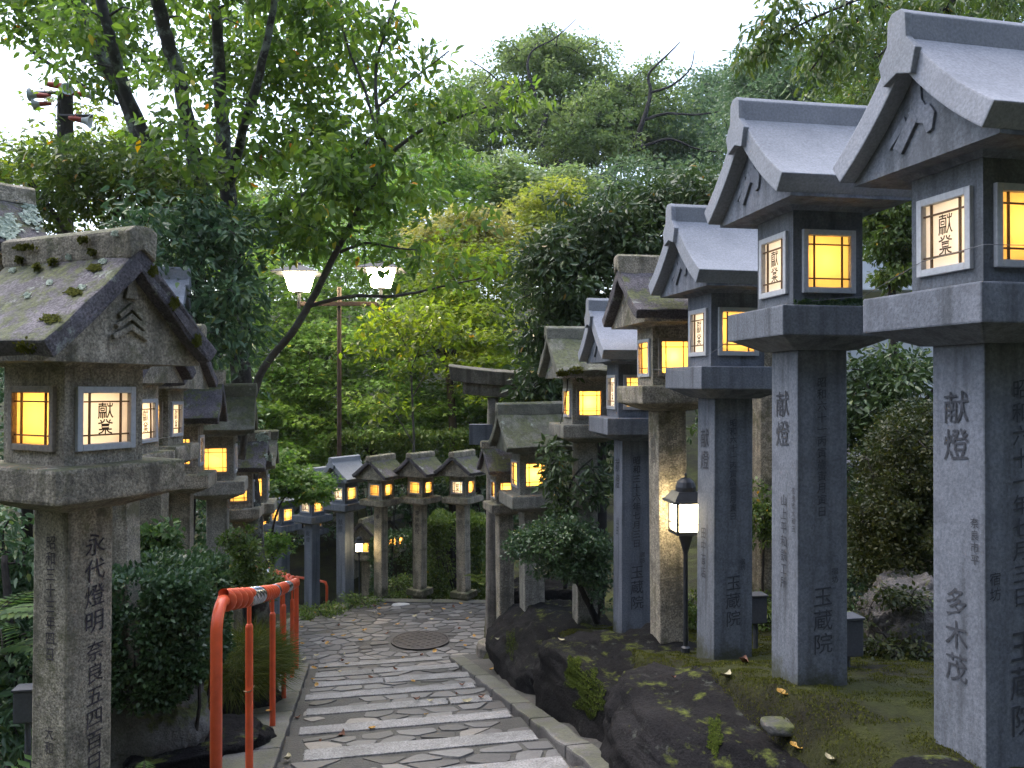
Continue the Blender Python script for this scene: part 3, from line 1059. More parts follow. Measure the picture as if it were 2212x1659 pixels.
    for i in range(ns):
        for k in range(n):
            k2 = (k + 1) % n
            fs.append((i * n + k, i * n + k2, (i + 1) * n + k2, (i + 1) * n + k))
    # gable ends as quads between top and bottom outlines
    def end(base, flip):
        T_ = [base + i for i in range(2 * nt_ - 1)]
        B_ = [base + i for i in range(2 * nt_ - 1, n)]
        # right half: top index nt_-1.. ; bottoms run from right tip to the middle, then to the left tip
        out = [tuple(T_ + B_)]
        return [o[::-1] for o in out] if flip else out
    fs += end(0, True) + end(ns * n, False)
    m.add(vs, fs)
    roof = m.build('roof', st['roof'] if worn else st['roof'], root, bevel=bev)
    if worn and detail > 0: bump_mesh(roof, .012 * s, 7, C[0] * 3 + C[1])
    # gable wall, set back behind the bargeboards
    zb0 = zr - .012
    poly = [(y, zr + z + .01) for y, z in bot if y >= 0]
    poly = [(-y, z) for y, z in reversed(poly)] + poly[1:]
    m = MB(); m.prism([(-bot[-1][0], zb0)] + poly + [(bot[-1][0], zb0)], 0, -(gl - .065 * s), gl - .065 * s)
    gab = m.build('gable', st['gable'], root)
    # ridge cap and its two end pieces
    zt_ = zr + top[0][1]
    rw = (.060 if worn else .040) * s; rhh = (.060 if worn else .055) * sz
    sl = (top[0][1] - top[1][1]) / max(1e-6, top[1][0])
    m = MB()
    m.prism([(-rw * .55, zt_ + rhh), (rw * .55, zt_ + rhh), (rw * 1.05, zt_ + rhh * .62), (rw * 1.05, zt_ - rw * sl - .006), (0, zt_ - .03), (-rw * 1.05, zt_ - rw * sl - .006), (-rw * 1.05, zt_ + rhh * .62)], 0, -gl - .012, gl + .012)
    rc = m.build('ridge_cap', 'granite_old' if style == 'old' else st['roof'], roof, bevel=bev)
    if worn and detail > 0: bump_mesh(rc, .01 * s, 9, C[0])
    m = MB()
    k = 3
    dn = .05 * sz
    for sg in (() if worn else (-1, 1)):
        yy, zz = top[2]
        pts = [(0, zt_ + rhh * 1.02), (rw * .58, zt_ + rhh * 1.01), (rw * 1.09, zt_ + rhh * .62)] + [(top[1][0] + .004, zr + top[1][1] + .006), (yy + .004, zr + zz + .006), (yy - .02 * s, zr + zz - .075 * sz), (0, zr + top[0][1] - .16 * sz)]
        full = pts + [(-y, z) for y, z in reversed(pts[1:-1])]
        m = MB(); m.prism(full, 0, sg * (gl - .006), sg * (gl + .022))
        m.build('ridge_end', st['roof'] if not worn else st['body'], roof, bevel=bev * .6)
    # relief on the gable: a forked root
    if emblem:
        e = MB(); x0, x1 = gl - .066 * s, gl - (.048 if worn else .056) * s
        zc = zb0 + (top[0][1]) * .30
        k = s * 1.15

        def strip(pts, wd):
            for (a, b_) in zip(pts[:-1], pts[1:]):
                a = Vector(a); b_ = Vector(b_); d = (b_ - a).normalized(); nn = Vector((-d.y, d.x))
                e.prism([tuple(a + nn * wd), tuple(b_ + nn * wd), tuple(b_ - nn * wd), tuple(a - nn * wd)], 0, x0 - .002, x1)
        def blob(pts, lift):
            e.prism([(p[0] * k, zc + p[1] * k) for p in pts], 0, x0 - .002, x1 + lift)
        if worn:
            for i_ in range(3):
                z_ = .075 - .036 * i_; w_ = .050 + .012 * i_
                blob([(0, z_ + .012), (w_, z_ - .030), (w_ - .006, z_ - .046), (0, z_ - .010)], .0)
                blob([(0, z_ + .012), (0, z_ - .010), (-w_ + .006, z_ - .046), (-w_, z_ - .030)], .0007)
            blob([(-.012, .17), (.012, .17), (.026, .10), (-.026, .10)], .0)
        else:
            blob([(-.016, .19), (.014, .19), (.022, .07), (.050, .03), (-.03, .03), (-.020, .08)], .0)
            blob([(-.035, .045), (.055, .045), (.078, .012), (.068, -.035), (.045, -.042), (.030, -.008), (-.005, .005)], .0016)
            blob([(-.012, .05), (.010, .012), (-.062, -.075), (-.100, -.048)], .0032)
            blob([(-.052, .040), (-.040, .012), (-.118, -.048), (-.130, -.028)], .0008)
        e.build('emblem', st['gable'], gab, bevel=.003)
    return root


def front_cols(spec, w, zp, pl):
    """spec: 'text,size,top,offset;...' sizes as a share of the pillar's width, top as drop from the pillar's head in metres"""
    out = []
    for part in spec.split(';'):
        if not part: continue
        t, size, drop, off = part.split(',')
        out.append((t, float(size) * w, zp - float(drop), float(off) * w, pl))
    return out


G1 = 'tall stone lanterns lining the stair on the moss bed'
G2 = 'stone lanterns lining the stair behind the red handrail'
G3 = 'small stone lanterns round the landing'
G4 = 'stone lanterns along the lower path'

# the row on the moss bed, nearest first
lantern('nearest big grey granite lantern, characters for offered light carved on its wide pillar', (1.705, 2.92), 194, 1, -1.50, .327, 'new', h=.29,
        front='献燈,.50,.16,-.02;多木茂,.44,.86,-.03;奈良市平,.16,.60,.32', date='昭和六十一年七月三日,.30,.12,.10;宿坊,.2,.78,-.34;玉蔵院,.48,.98,.14', group=G1)
lantern('grey granite lantern with carved emblem gable, next beyond the nearest one', (1.379, 3.79), 190, 1, -1.40, .339, 'new',
        front='献燈,.52,.18,-.05;山上平和鉄工所,.24,.66,.0;奈良市大和田,.13,.62,.36', date='昭和六十一丙寅歳寅月寅日,.20,.12,-.02;宿坊,.14,.98,.24;玉蔵院,.40,1.06,.0', group=G1)
lantern('grey granite lantern standing behind the dark garden lamp post', (1.284, 4.94), 190, 1, -1.66, .102, 'new',
        front='献燈,.50,.18,-.05;田中商店,.30,.78,-.1', date='昭和六十一丙寅歳寅月寅日,.19,.12,-.02;宿坊,.14,.95,.24;玉蔵院,.40,1.04,.0', group=G1)
lantern('brownish mossy lantern whose pillar is lit yellow by the garden lamp', (1.085, 5.62), 190, 1, -1.88, -.010, 'old', sz=.92, w=.205, h=.275, b=.155, curve=.34,
        front='献燈,.48,.16,0', date='昭和三十三年,.32,.14,.0;玉蔵院,.44,1.12,.08', light=4.5, emblem=False, lettered=False, group=G1)
lantern('grey lantern with black date writing, behind the brown one', (.940, 6.40), 190, 1, -1.99, -.258, 'new', sz=.95, w=.235, h=.28, b=.16,
        front='献燈,.5,.14,0;山田,.3,.6,0', date='昭和三十六年七月三日,.28,.12,.0;宿坊,.18,.86,.2;玉蔵院,.46,.96,.02', group=G1)
lantern('weathered lantern with lichened roof and leaves over it, glowing white window', (.64, 7.15), 192, 1, -2.12, -.345, 'pale', sz=.88, w=.185, h=.265, b=.155, gw=.37,
        front='奉納永代,.4,.14,0', date='昭和五十五年五月,.30,.2,.05', light=4.8, emblem=False, lettered=False, group=G1)
lantern('low lantern with plain olive stone roof seen side on, above the azalea bush', (.20, 8.0), 194, 1, -2.45, -1.06, 'olive', sz=.92, w=.205, h=.262, b=.155, gw=.37, gl=.33, curve=.12,
        front='', date='玉蔵院,.5,1.0,-.1', light=4.5, emblem=False, lettered=False, group=G1)
lantern('small dark lantern with chipped mossy tray in front of the torii post', (wx(1092, 8.45), 8.45), 196, 1, -2.80, -1.22, 'old', s=.66, sz=.66, w=.24, h=.275, date='宿坊玉蔵院,.5,.5,0', emblem=False, lettered=False, light=.8, group=G1)
lantern('brown lantern in a back row, its pillar seen between two grey pillars', (wx(1655, 7.2), 7.2), 190, 1, -1.9, .62, 'old', w=.2, b=.15, front='奉納永代,.5,.2,0', date='昭和三十五年,.4,.2,0', emblem=False, light=.6, group=G1)

# the row behind the rail, nearest first
lantern('old mossy lantern with purple slate coloured roof, nearest behind the rail', (-1.81, 3.34), -25, -1, -2.05, -.316, 'old', w=.21, h=.30, b=.179, hb=.36, gw=.41, gl=.375, rh=.47,
        front='永代燈明,.46,.10,.08;奈良五四百日,.40,.54,.10', date='昭和三十三年四日,.28,.10,.04;大和,.26,.86,.04', group=G2, light=.8)
lantern('old lantern almost hidden behind the nearest mossy one, only its pillar showing', (wx(268, 4.75), 4.75), -4, -1, -2.3, -.40, 'old', w=.15, h=.22, b=.15, gw=.33, gl=.3, sz=.9, emblem=False, group=G2)
lantern('old lantern with white window frame peeping past the eave of the mossy one', (-2.65, 6.0), 2, -1, -2.6, -.447, 'old', w=.165, h=.25, b=.155, sz=.92, emblem=False, group=G2)
lantern('old lantern with narrow pale gable edge, third pillar behind the clipped bush', (-2.856, 7.0), 12, -1, -2.75, -.763, 'old', w=.19, h=.262, b=.16, gw=.33, sz=.92, curve=.08, emblem=False, group=G2)
lantern('lantern with stained flat grey roof slope and orange window above the rail', (-2.87, 8.0), 15, -1, -2.95, -.935, 'olive', w=.20, h=.27, b=.165, gw=.36, gl=.37, sz=.98, curve=.05, emblem=False, group=G2)
lantern('dark lantern half hidden behind the stained roof, next to a lichened one', (wx(525, 8.9), 8.9), 10, -1, -3.1, -1.34, 'old', w=.17, h=.22, b=.14, gw=.34, gl=.3, sz=.85, emblem=False, group=G2)
lantern('lantern with round pale lichen spots on its dark roof, farthest behind the rail', (wx(556, 9.9), 9.9), 12, -1, -3.2, -1.42, 'pale', w=.17, h=.235, b=.14, gw=.33, gl=.26, sz=.9, curve=.05, emblem=False, group=G2)
lantern('tall grey lantern of a back row, only its gable top showing over the eave', (wx(322, 6.9), 6.9), 12, -1, -2.6, .03, 'new', s=.9, light=0, group=G2)
lantern('old lantern with big white lichen leaves of crust on its roof, partly out of frame', (-3.49, 5.22), 50, -1, -2.1, .36, 'old', emblem=False, light=.5, group=G2)

# round the landing
def far(label, px, Y, zt, ridge, zb, ang=240, style='old', **k):
    szz = (ridge - zt) / 1.0
    return lantern(label, (wx(px, Y), Y), ang, 1, zb, zt, style, s=.80, sz=szz, group=G3, **k)


far('small brown roofed lantern on a base slab, nearest the torii', 1002, 11.65, -1.60, -.94, -3.02, slab=True, emblem=False, w=.19, front='奉納,.6,.1,0')
far('small brown roofed lantern on a base slab, second from the torii', 907, 11.8, -1.62, -.97, -3.02, slab=True, emblem=False, w=.185, front='奉納永代,.55,.08,0', lettered=False, light=1.6)
far('small dark roofed lantern without writing, between a brown and a green grey one', 823, 11.85, -1.66, -1.01, -3.05, emblem=False, w=.185, front='奉,.5,.1,0', lettered=False, light=1.6)
far('small green grey lantern, its pillar lit by the low garden lamp', 746, 12.1, -1.76, -1.06, -3.2, ang=238, style='new', emblem=False, w=.23, front='献燈,.5,.1,0')
far('small grey lantern half covered by maple leaves at the bend', 674, 12.6, -2.02, -1.28, -3.5, ang=236, style='new', emblem=False, w=.21, front='献燈,.5,.1,0')
far('small grey lantern beyond the bend with very bright window behind leaves', 609, 13.3, -2.28, -1.5, -3.9, ang=236, style='new', emblem=False, w=.22, lettered=False, light=3)
for i, (px, py, Y, a, sty, lab) in enumerate([
        (676, 1142, 15.0, 236, 'new', 'far lantern lower down, its tray edge showing between two grey pillars'),
        (797, 1196, 14.2, 250, 'old', 'far dark roofed lantern lower down, right beside the low garden lamp'),
        (852, 1180, 17.0, 250, 'old', 'far pair window lantern lower down between two brown pillars'),
        (762, 1160, 16.2, 236, 'pale', 'far lantern lower down, a thin strip of window beside the lit pillar'),
        (560, 1150, 15.0, 236, 'pale', 'far lantern lower down under yellow lit leaves at the rail end')]):
    zt = wz(py, Y)
    lantern(lab, (wx(px, Y), Y), a, 1, zt - 1.5, zt, sty, s=.74, sz=.66, emblem=False, lettered=False, light=1.5, group=G4, detail=0)

# ------------------------------------------------------------------ stone torii
TY = 9.24
tx0, tx1 = wx(1065, TY), wx(1065, TY) + 1.75
to = thing('stone_torii', 'weathered stone torii gate with upturned lintel beside the landing', 'torii gate', (tx0, TY, -3.07), R(3))
hw = tx1 - tx0
for x in (0, hw):
    m = MB(); m.lathe([(.085, -.1), (.085, .3), (.080, 1.4), (.062, 2.92)], 24); o = m.build('column', 'torii_stone', to, smooth=False, loc=(x, 0, 0))
    o.data.polygons.foreach_set('use_smooth', [len(p.vertices) == 4 for p in o.data.polygons])
    m = MB(); m.lathe([(.19, -.1), (.19, .10), (.17, .15), (.10, .16)], 24); m.build('column_base', 'torii_stone', to, bevel=.01, loc=(x, 0, 0))
zk = 2.90


def beam(mb_, x0, x1, z0, hgt, dep, lift, n=16, slant=0):
    vs = []; fs = []
    for i in range(n + 1):
        t = i / n; x = x0 + (x1 - x0) * t
        e = abs(2 * t - 1) ** 2.6 * lift
        sl = slant * (1 if i == n else (-1 if i == 0 else 0))
        vs += [(x, -dep, z0 + e), (x, dep, z0 + e), (x + sl, dep, z0 + hgt + e * 1.1), (x + sl, 0, z0 + hgt * 1.22 + e * 1.1), (x + sl, -dep, z0 + hgt + e * 1.1)]
    for i in range(n):
        for k in range(5):
            k2 = (k + 1) % 5
            fs.append((i * 5 + k, i * 5 + k2, i * 5 + 5 + k2, i * 5 + 5 + k))
    fs += [(4, 3, 2, 1, 0), tuple(n * 5 + k for k in range(5))]
    mb_.add(vs, fs)


m = MB(); beam(m, -.34, hw + .34, zk, .13, .09, .06); m.build('lower_lintel', 'torii_stone', to, bevel=.01)
m = MB(); beam(m, -.48, hw + .48, zk + .135, .15, .13, .075, slant=.02); m.build('lintel', 'torii_stone', to, bevel=.01)
m = MB(); m.box((hw / 2, 0, 2.50), (hw / 2 + .27, .065, .115)); m.build('tie_beam', 'granite_new', to, bevel=.008)
m = MB(); m.box((hw / 2, 0, 2.76), (.12, .05, .14)); m.build('tablet', 'torii_stone', to, bevel=.006)

# ------------------------------------------------------------------ red handrail
hr = thing('handrail', 'red twisted metal handrail with worn silver patches along the stair', 'handrail', (0, 0, 0))
RX = [(3.25, -1.165, -.865), (4.0, -1.29, -1.045), (5.33, -1.566, -1.36), (6.44, -1.804, -1.61), (7.7, -2.078, -1.90), (8.3, -2.197, -2.02)]


def sample(pts, step):
    out = []
    for a, b in zip(pts[:-1], pts[1:]):
        a = Vector(a); b = Vector(b); n = max(1, round((b - a).length / step))
        out += [a.lerp(b, i / n) for i in range(n)]
    return out + [Vector(pts[-1])]


def helix(mb_, pts, r, off, pitch, sides=12, worn=()):
    """tube whose round section swings about the axis: the twisted grip"""
    vs = []; fs = []; mi = []; s = 0; ph0 = 0
    for i, p in enumerate(pts):
        if i: s += (p - pts[i - 1]).length
        d = (pts[min(i + 1, len(pts) - 1)] - pts[max(i - 1, 0)]).normalized()
        a = Vector((0, 0, 1)); a = (a - d * a.dot(d)).normalized(); b = d.cross(a)
        ph = 2 * math.pi * s / pitch
        c = p + (a * math.cos(ph) + b * math.sin(ph)) * off
        for k in range(sides):
            an = 2 * math.pi * k / sides
            vs.append(c + (a * math.cos(an) + b * math.sin(an)) * r)
        mi.append(1 if any(u <= s <= v for u, v in worn) else 0)
    base = len(mb_.v)
    for i in range(len(pts) - 1):
        for k in range(sides):
            k2 = (k + 1) % sides
            mb_.v.extend([]) 
            fs.append(((i * sides + k, i * sides + k2, (i + 1) * sides + k2, (i + 1) * sides + k), mi[i]))
    mb_.v.extend([tuple(v) for v in vs])
    for f, q in fs:
        mb_.f.append(tuple(base + i for i in f)); mb_.m.append(q)


def railpt(Yv):
    for (y0, x0, z0), (y1, x1, z1) in zip(RX[:-1], RX[1:]):
        if Yv <= y1 or (y1 == RX[-1][0]):
            t = (Yv - y0) / (y1 - y0)
            return Vector((x0 + (x1 - x0) * t, Yv, z0 + (z1 - z0) * t))


m = MB()
p1 = sample([railpt(3.32), railpt(4), railpt(5.33), railpt(6.44), railpt(7.7), railpt(8.22)], .012)
helix(m, p1, .021, .027, .16, worn=((.66, 1.22), (2.15, 2.32), (3.35, 3.9)))
end2 = [Vector((-2.215, 8.36, -2.03)), Vector((-2.5, 8.85, -2.08)), Vector((-2.80, 9.35, -2.15))]
p2 = sample(end2, .012)
helix(m, p2, .021, .027, .16, worn=((.95, 1.1),))
rail = m.build('grip', ['red_paint', 'worn_metal'], hr, smooth=True)
# the bent end tube that runs down to the kerb
a = railpt(3.32)
foot = Vector((-1.160, 3.19, -1.95))
bend = []
top_pt = a + Vector((0, -.0, 0))
for i in range(9):
    t = i / 8 * math.pi / 2
    bend.append(Vector((a.x, a.y, a.z)) + Vector((.012 * math.sin(t), -.11 * math.sin(t), .0 - .11 * (1 - math.cos(t)))))
m = MB(); m.tube([railpt(3.40)] + bend + [Vector((foot.x, foot.y, foot.z))], .0235, 16)
m.build('end_post', 'red_paint', hr, smooth=True)
for (Yv, x, z) in RX[1:]:
    gz = -1.075 - .2236 * Yv + .03
    last = Yv == 8.3
    m = MB()
    if last:
        m.tube([(x, Yv, gz - .1), (x, Yv, z - .05), (x - .01, Yv + .03, z + .005)], .024, 14)
    else:
        m.lathe([(.0185, gz - .1), (.0185, z - .145), (.015, z - .135), (.0105, z - .13), (.0105, z - .02)], 16, c=(x, Yv, 0))
    m.build('post', 'red_paint', hr)
for (x, Yv, z) in [(-2.50, 8.85, -2.08), (-2.78, 9.32, -2.15)]:
    m = MB(); m.lathe([(.0205, -3.2), (.0205, z - .145), (.017, z - .135), (.0105, z - .13), (.0105, z - .02)], 16, c=(x, Yv, 0)); m.build('post', 'red_paint', hr)
# a second short rail down on the lower path
h2 = thing('handrail', 'thin red bent handrail end on the lower path between two grey pillars', 'handrail', (0, 0, 0))
m = MB()
pp = [at(706, 1330, 14.5), at(706, 1266, 14.5), at(703, 1258, 14.5), at(696, 1256, 14.6), at(640, 1246, 15.6)]
m.tube(pp, .024, 12); m.build('grip', 'red_paint', h2, smooth=True)
m = MB(); m.tube([at(670, 1252, 15.1), at(670, 1330, 15.1)], .02, 10); m.build('post', 'red_paint', h2)

# ------------------------------------------------------------------ lamps
def garden_lamp(label, x, Y, ytop, ybot, ypost, light):
    """low post lamp with a domed square head"""
    hgt = wz(ytop, Y) - wz(ybot, Y)
    k = hgt / .40
    zb = wz(ypost, Y)
    g = thing('garden_lamp', label, 'garden lamp', (wx(x, Y), Y, zb), R(8), 'low garden lamps')
    z0 = wz(ybot, Y) - zb
    m = MB(); m.lathe([(.032 * k, -.05), (.032 * k, .02), (.017 * k, .03), (.016 * k, z0 - .14 * k), (.022 * k, z0 - .12 * k), (.05 * k, z0 - .02 * k), (.055 * k, z0)], 20); m.build('post', 'dark_metal', g)
    m = MB()
    m.box((0, 0, z0 + .012 * k), (.095 * k, .095 * k, .012 * k))
    for sx in (-1, 1):
        for sy in (-1, 1):
            m.box((sx * .088 * k, sy * .088 * k, z0 + .124 * k), (.008 * k, .008 * k, .10 * k))
    for ax in (0, 1):
        for sg in (-1, 1):
            c = [0, 0, z0 + .075 * k]; hh = [.08 * k, .08 * k, .003 * k]; c[ax] = sg * .0885 * k; hh[ax] = .003 * k; m.box(c, hh)
            for u in (-.027, .027):
                c = [u * k, u * k, z0 + .048 * k]; hh = [.003 * k, .003 * k, .026 * k]; c[ax] = sg * .0885 * k; hh[ax] = .0028 * k; m.box(c, hh)
    m.build('cage', 'dark_metal', g)
    m = MB(); m.frustum(.078 * k, z0 + .024 * k, .078 * k, z0 + .222 * k); m.build('glass', 'lamp_glass_low', g)
    m = MB()
    m.frustum(.130 * k, z0 + .223 * k, .124 * k, z0 + .240 * k)
    m.frustum(.118 * k, z0 + .240 * k, .075 * k, z0 + .30 * k)
    m.lathe([(.072 * k, z0 + .30 * k), (.072 * k, z0 + .33 * k), (.06 * k, z0 + .365 * k), (.035 * k, z0 + .388 * k), (.008 * k, z0 + .395 * k), (.008 * k, z0 + .42 * k), (.001, z0 + .43 * k)], 20)
    m.build('cap', 'dark_metal', g)
    return g


garden_lamp('dark low garden lamp with domed cap, burning in front of the brown pillar', 1481, 5.25, 1030, 1152, 1405, 75)
garden_lamp('small low garden lamp burning beside the green grey lantern pillar', 776, 11.75, 1158, 1192, 1290, 75)

# twin street lamp
SY = 13.6
lp = thing('street_lamp', 'rusty pole with two glowing roofed lantern heads on a cross arm', 'street lamp', (wx(733, SY), SY, -3.6))
m = MB(); m.lathe([(.040, -.2), (.040, 2.2), (.036, wz(622, SY) + 3.6), (.030, wz(620, SY) + 3.6)], 16); m.build('pole', 'rust_pole', lp)
za = wz(657, SY) + 3.6
xa, xb = wx(648, SY) - wx(733, SY), wx(824, SY) - wx(733, SY)
m = MB(); m.box(((xa + xb) / 2, -.045, za), ((xb - xa) / 2 + .03, .022, .035)); m.build('cross_arm', 'rust_pole', lp, bevel=.004)
for x, yb in ((xa, 632), (xb, 624)):
    z0 = wz(yb, SY) + 3.6
    m = MB(); m.lathe([(.03, za - .08 - z0), (.03, -.02), (.075, 0), (.075, .02)], 14); hd = m.build('lamp_head', 'dark_metal', lp, loc=(x, -.045, z0))
    m = MB(); m.frustum(.135, .02, .205, .30); m.build('glass', 'lamp_glass', hd)
    m = MB()
    m.frustum(.385, .302, .375, .315); m.frustum(.372, .315, .07, .44); m.lathe([(.04, .44), (.03, .48), (.002, .50)], 12)
    m.build('shade', 'shade_metal', hd)
m = MB(); m.lathe([(.001, -.06), (.045, -.04), (.06, 0), (.045, .04), (.001, .06)], 16)
fl = thing('street_lamp', 'tiny far white lamp glowing through the trees below the twin lamp', 'street lamp', at(812, 795, 22))
m.build('glass', 'far_lamp', fl); m = MB(); m.lathe([(.03, -4.5), (.025, -.06), (.05, -.055)], 10); m.build('pole', 'dark_metal', fl)

# ------------------------------------------------------------------ loudspeakers on a post
LY = 11.0
ls = thing('loudspeaker_post', 'dark post carrying red and grey horn loudspeakers among the trees', 'loudspeaker post', (wx(141, LY), LY, -2.4), 0)
zt = wz(203, LY) + 2.4
m = MB(); m.lathe([(.115, -.3), (.10, zt - .25), (.095, zt)], 16); m.build('post', 'bark_dark', ls)
m = MB()
for z, x0, x1 in ((zt - .02, -.42, .02), (zt - .33, -.02, .42)):
    m.tube([(x0, -.10, z), (x1, -.10, z)], .025, 8)
m.build('bracket', 'dark_metal', ls)


def horn(x, y, z, az, el=0, k=1.0):
    h = MB()
    h.lathe([(.035, -.28), (.055, -.20), (.06, -.06), (.065, 0)], 18, mi=0)
    h.lathe([(.064, .001), (.075, .06), (.10, .12), (.145, .17), (.15, .175), (.14, .174), (.09, .115), (.03, .05)], 20, mi=1)
    o = h.build('horn', ['horn_red', 'horn_grey'], ls, smooth=True)
    o.location = (x, y, z); o.scale = (k, k, k)
    d = Vector((math.sin(az) * math.cos(el), math.cos(az) * math.cos(el), math.sin(el)))
    o.rotation_euler = d.to_track_quat('Z', 'Y').to_euler()
    m2 = MB(); m2.tube([(0, .0, -.14), (.0, .10, -.16), (0, .16, -.10), (0, .16, .02)], .012, 8); m2.build('yoke', 'horn_red', o)
    return o


horn(-.30, -.12, zt - .06, R(-95), .05, .60); horn(.02, -.12, zt + .06, R(60), 0, .68)
horn(-.28, -.1, zt - .17, R(-100), -.1, .5); horn(.10, -.14, zt - .02, R(150), .1, .55)
horn(.33, -.12, zt - .05, R(75), 0, .60); horn(.30, -.14, zt - .40, R(80), -.15, .60)

# ------------------------------------------------------------------ foliage
def norm(a):
    return a / np.maximum(1e-9, np.linalg.norm(a, axis=1, keepdims=True))


def leaf_object(name, P, A, N, L, Wd, tint, mat, parent=None, shape=4, fold=.12):
    """one mesh of many separate leaves; P base points, A length direction, N face normal, L length, Wd width"""
    n = len(P)
    A = norm(A); S = norm(np.cross(A, N)); Nn = np.cross(S, A)
    L = L[:, None]; Wd = Wd[:, None]
    up = Nn * Wd * fold
    if shape == 4:
        v = np.stack([P, P + A * L * .45 + S * Wd * .5 + up, P + A * L, P + A * L * .45 - S * Wd * .5 + up], 1)
        f = np.array([[0, 1, 2, 3]])
    elif shape == 6:
        tip = P + A * L - Nn * L * .10
        v = np.stack([P, P + A * L * .28 + S * Wd * .46 + up, P + A * L * .68 + S * Wd * .34 + up * .7, tip, P + A * L * .68 - S * Wd * .34 + up * .7, P + A * L * .28 - S * Wd * .46 + up], 1)
        f = np.array([[0, 1, 2, 3], [0, 3, 4, 5]])
    elif shape == 5:                      # lobed maple leaf: three points
        d1 = norm(A * .55 + S * .85); d2 = norm(A * .55 - S * .85)
        v = np.stack([P, P + A * L * .4 + S * Wd * .16, P + A * L, P + A * L * .4 - S * Wd * .16,
                      P + d1 * L * .72 - Nn * L * .08, P + d2 * L * .72 - Nn * L * .08, P + S * Wd * .05, P - S * Wd * .05], 1)
        f = np.array([[0, 1, 2, 3], [0, 6, 4, 1], [0, 3, 5, 7]])
    k = v.shape[1]
    faces = (f[None] + (np.arange(n) * k)[:, None, None]).reshape(-1)
    nf = n * len(f)
    me = bpy.data.meshes.new(name)
    me.vertices.add(n * k); me.vertices.foreach_set('co', v.reshape(-1).astype(np.float32))
    me.loops.add(nf * 4); me.loops.foreach_set('vertex_index', faces.astype(np.int32))
    me.polygons.add(nf); me.polygons.foreach_set('loop_start', (np.arange(nf) * 4).astype(np.int32))
    me.update(calc_edges=True)
    at_ = me.attributes.new('tint', 'FLOAT', 'POINT')
    at_.data.foreach_set('value', np.repeat(tint, k).astype(np.float32))
    me.materials.append(MAT[mat])
    o = bpy.data.objects.new(name, me); COL.objects.link(o)
    if parent is not None: o.parent = parent
    return o


def clump_leaves(C, Rd, per, leaf, asp, droop, flat, tilt=None, tjit=.15, tbase=None, seed=0):
    """leaves around clump centres. C (n,3), Rd (n,3) radii, per leaves each; flat 0..1 how level the blades lie"""
    r = np.random.default_rng(seed)
    n = len(C)
    idx = np.repeat(np.arange(n), per)
    N_ = len(idx)
    q = norm(r.normal(size=(N_, 3))) * (r.random((N_, 1)) ** .45)
    P = C[idx] + q * Rd[idx]
    out = norm(q * Rd[idx] + 1e-6)
    A = norm(out * .8 + r.normal(size=(N_, 3)) * .55 + np.array([0, 0, -droop]))
    Nn = norm(r.normal(size=(N_, 3)) * (1 - flat) + np.array([0, 0, 1.]) * flat + out * .25)
    L = leaf * r.uniform(.65, 1.25, N_); Wd = L * asp * r.uniform(.8, 1.2, N_)
    if tbase is None: tbase = r.uniform(.25, .7, n)
    t = np.clip(tbase[idx] + r.normal(size=N_) * tjit, 0, .90)
    k = r.random(N_); t = np.where(k > .988, r.uniform(.93, 1, N_), t)
    return P, A, Nn, L, Wd, t


def blob_clumps(blobs, seed, shell=.55):
    """blobs: (px, py, Y, rx_px, ry_px, rdepth_m, count); clump centres in the blob's volume, more near its skin"""
    r = np.random.default_rng(seed)
    out = []
    for (px, py, Y, rx, ry, rd, cnt) in blobs:
        c = np.array(at(px, py, Y)); s = np.array([rx / F * Y, rd, ry / F * Y])
        q = norm(r.normal(size=(cnt, 3))) * (r.random((cnt, 1)) ** (1 - shell))
        q = q * (1 + np.where(r.random((cnt, 1)) < .22, r.uniform(.05, .38, (cnt, 1)), 0)) + r.normal(size=(cnt, 3)) * .07
        out.append(c + q * s)
    return np.concatenate(out)


def grow(mb, trunk, C, r0, seed, tip=.006, sides=5, sag=.0, jitter=.12, maxseg=.5):
    """twigs from the nearest existing wood to every clump: trunk = [(point, radius)]"""
    r = np.random.default_rng(seed)
    nodes = [np.array(p) for p, _ in trunk]; rad = [q for _, q in trunk]
    # densify
    order = np.argsort([min(np.linalg.norm(c - n_) for n_ in nodes) for c in C]) if len(C) else []
    for i in order:
        c = C[i]
        D = np.linalg.norm(np.array(nodes) - c, axis=1)
        D = D + np.where(np.array(nodes)[:, 2] > c[2] + .1, .25 * D, 0)
        j = int(np.argmin(D))
        a = nodes[j]; d = np.linalg.norm(c - a)
        if d < .02: continue
        k = max(2, int(d / maxseg) + 2)
        ra = min(rad[j] * .62, max(tip * 1.3, r0 * .10 + .010 * d)); 
        pts = []
        off = r.normal(size=3) * jitter * d * .5
        for s in range(k + 1):
            t = s / k
            p = a + (c - a) * t + off * math.sin(math.pi * t) + np.array([0, 0, .10 * d]) * math.sin(math.pi * t) + (r.normal(size=3) * jitter * .12 * d if 0 < s < k else 0)
            pts.append(p)
        rr_ = [ra + (tip - ra) * (s / k) for s in range(k + 1)]
        mb.tube(pts, rr_, sides, cap=False)
        for p, q in zip(pts[1:], rr_[1:]):
            nodes.append(p); rad.append(max(q, tip))
    return nodes


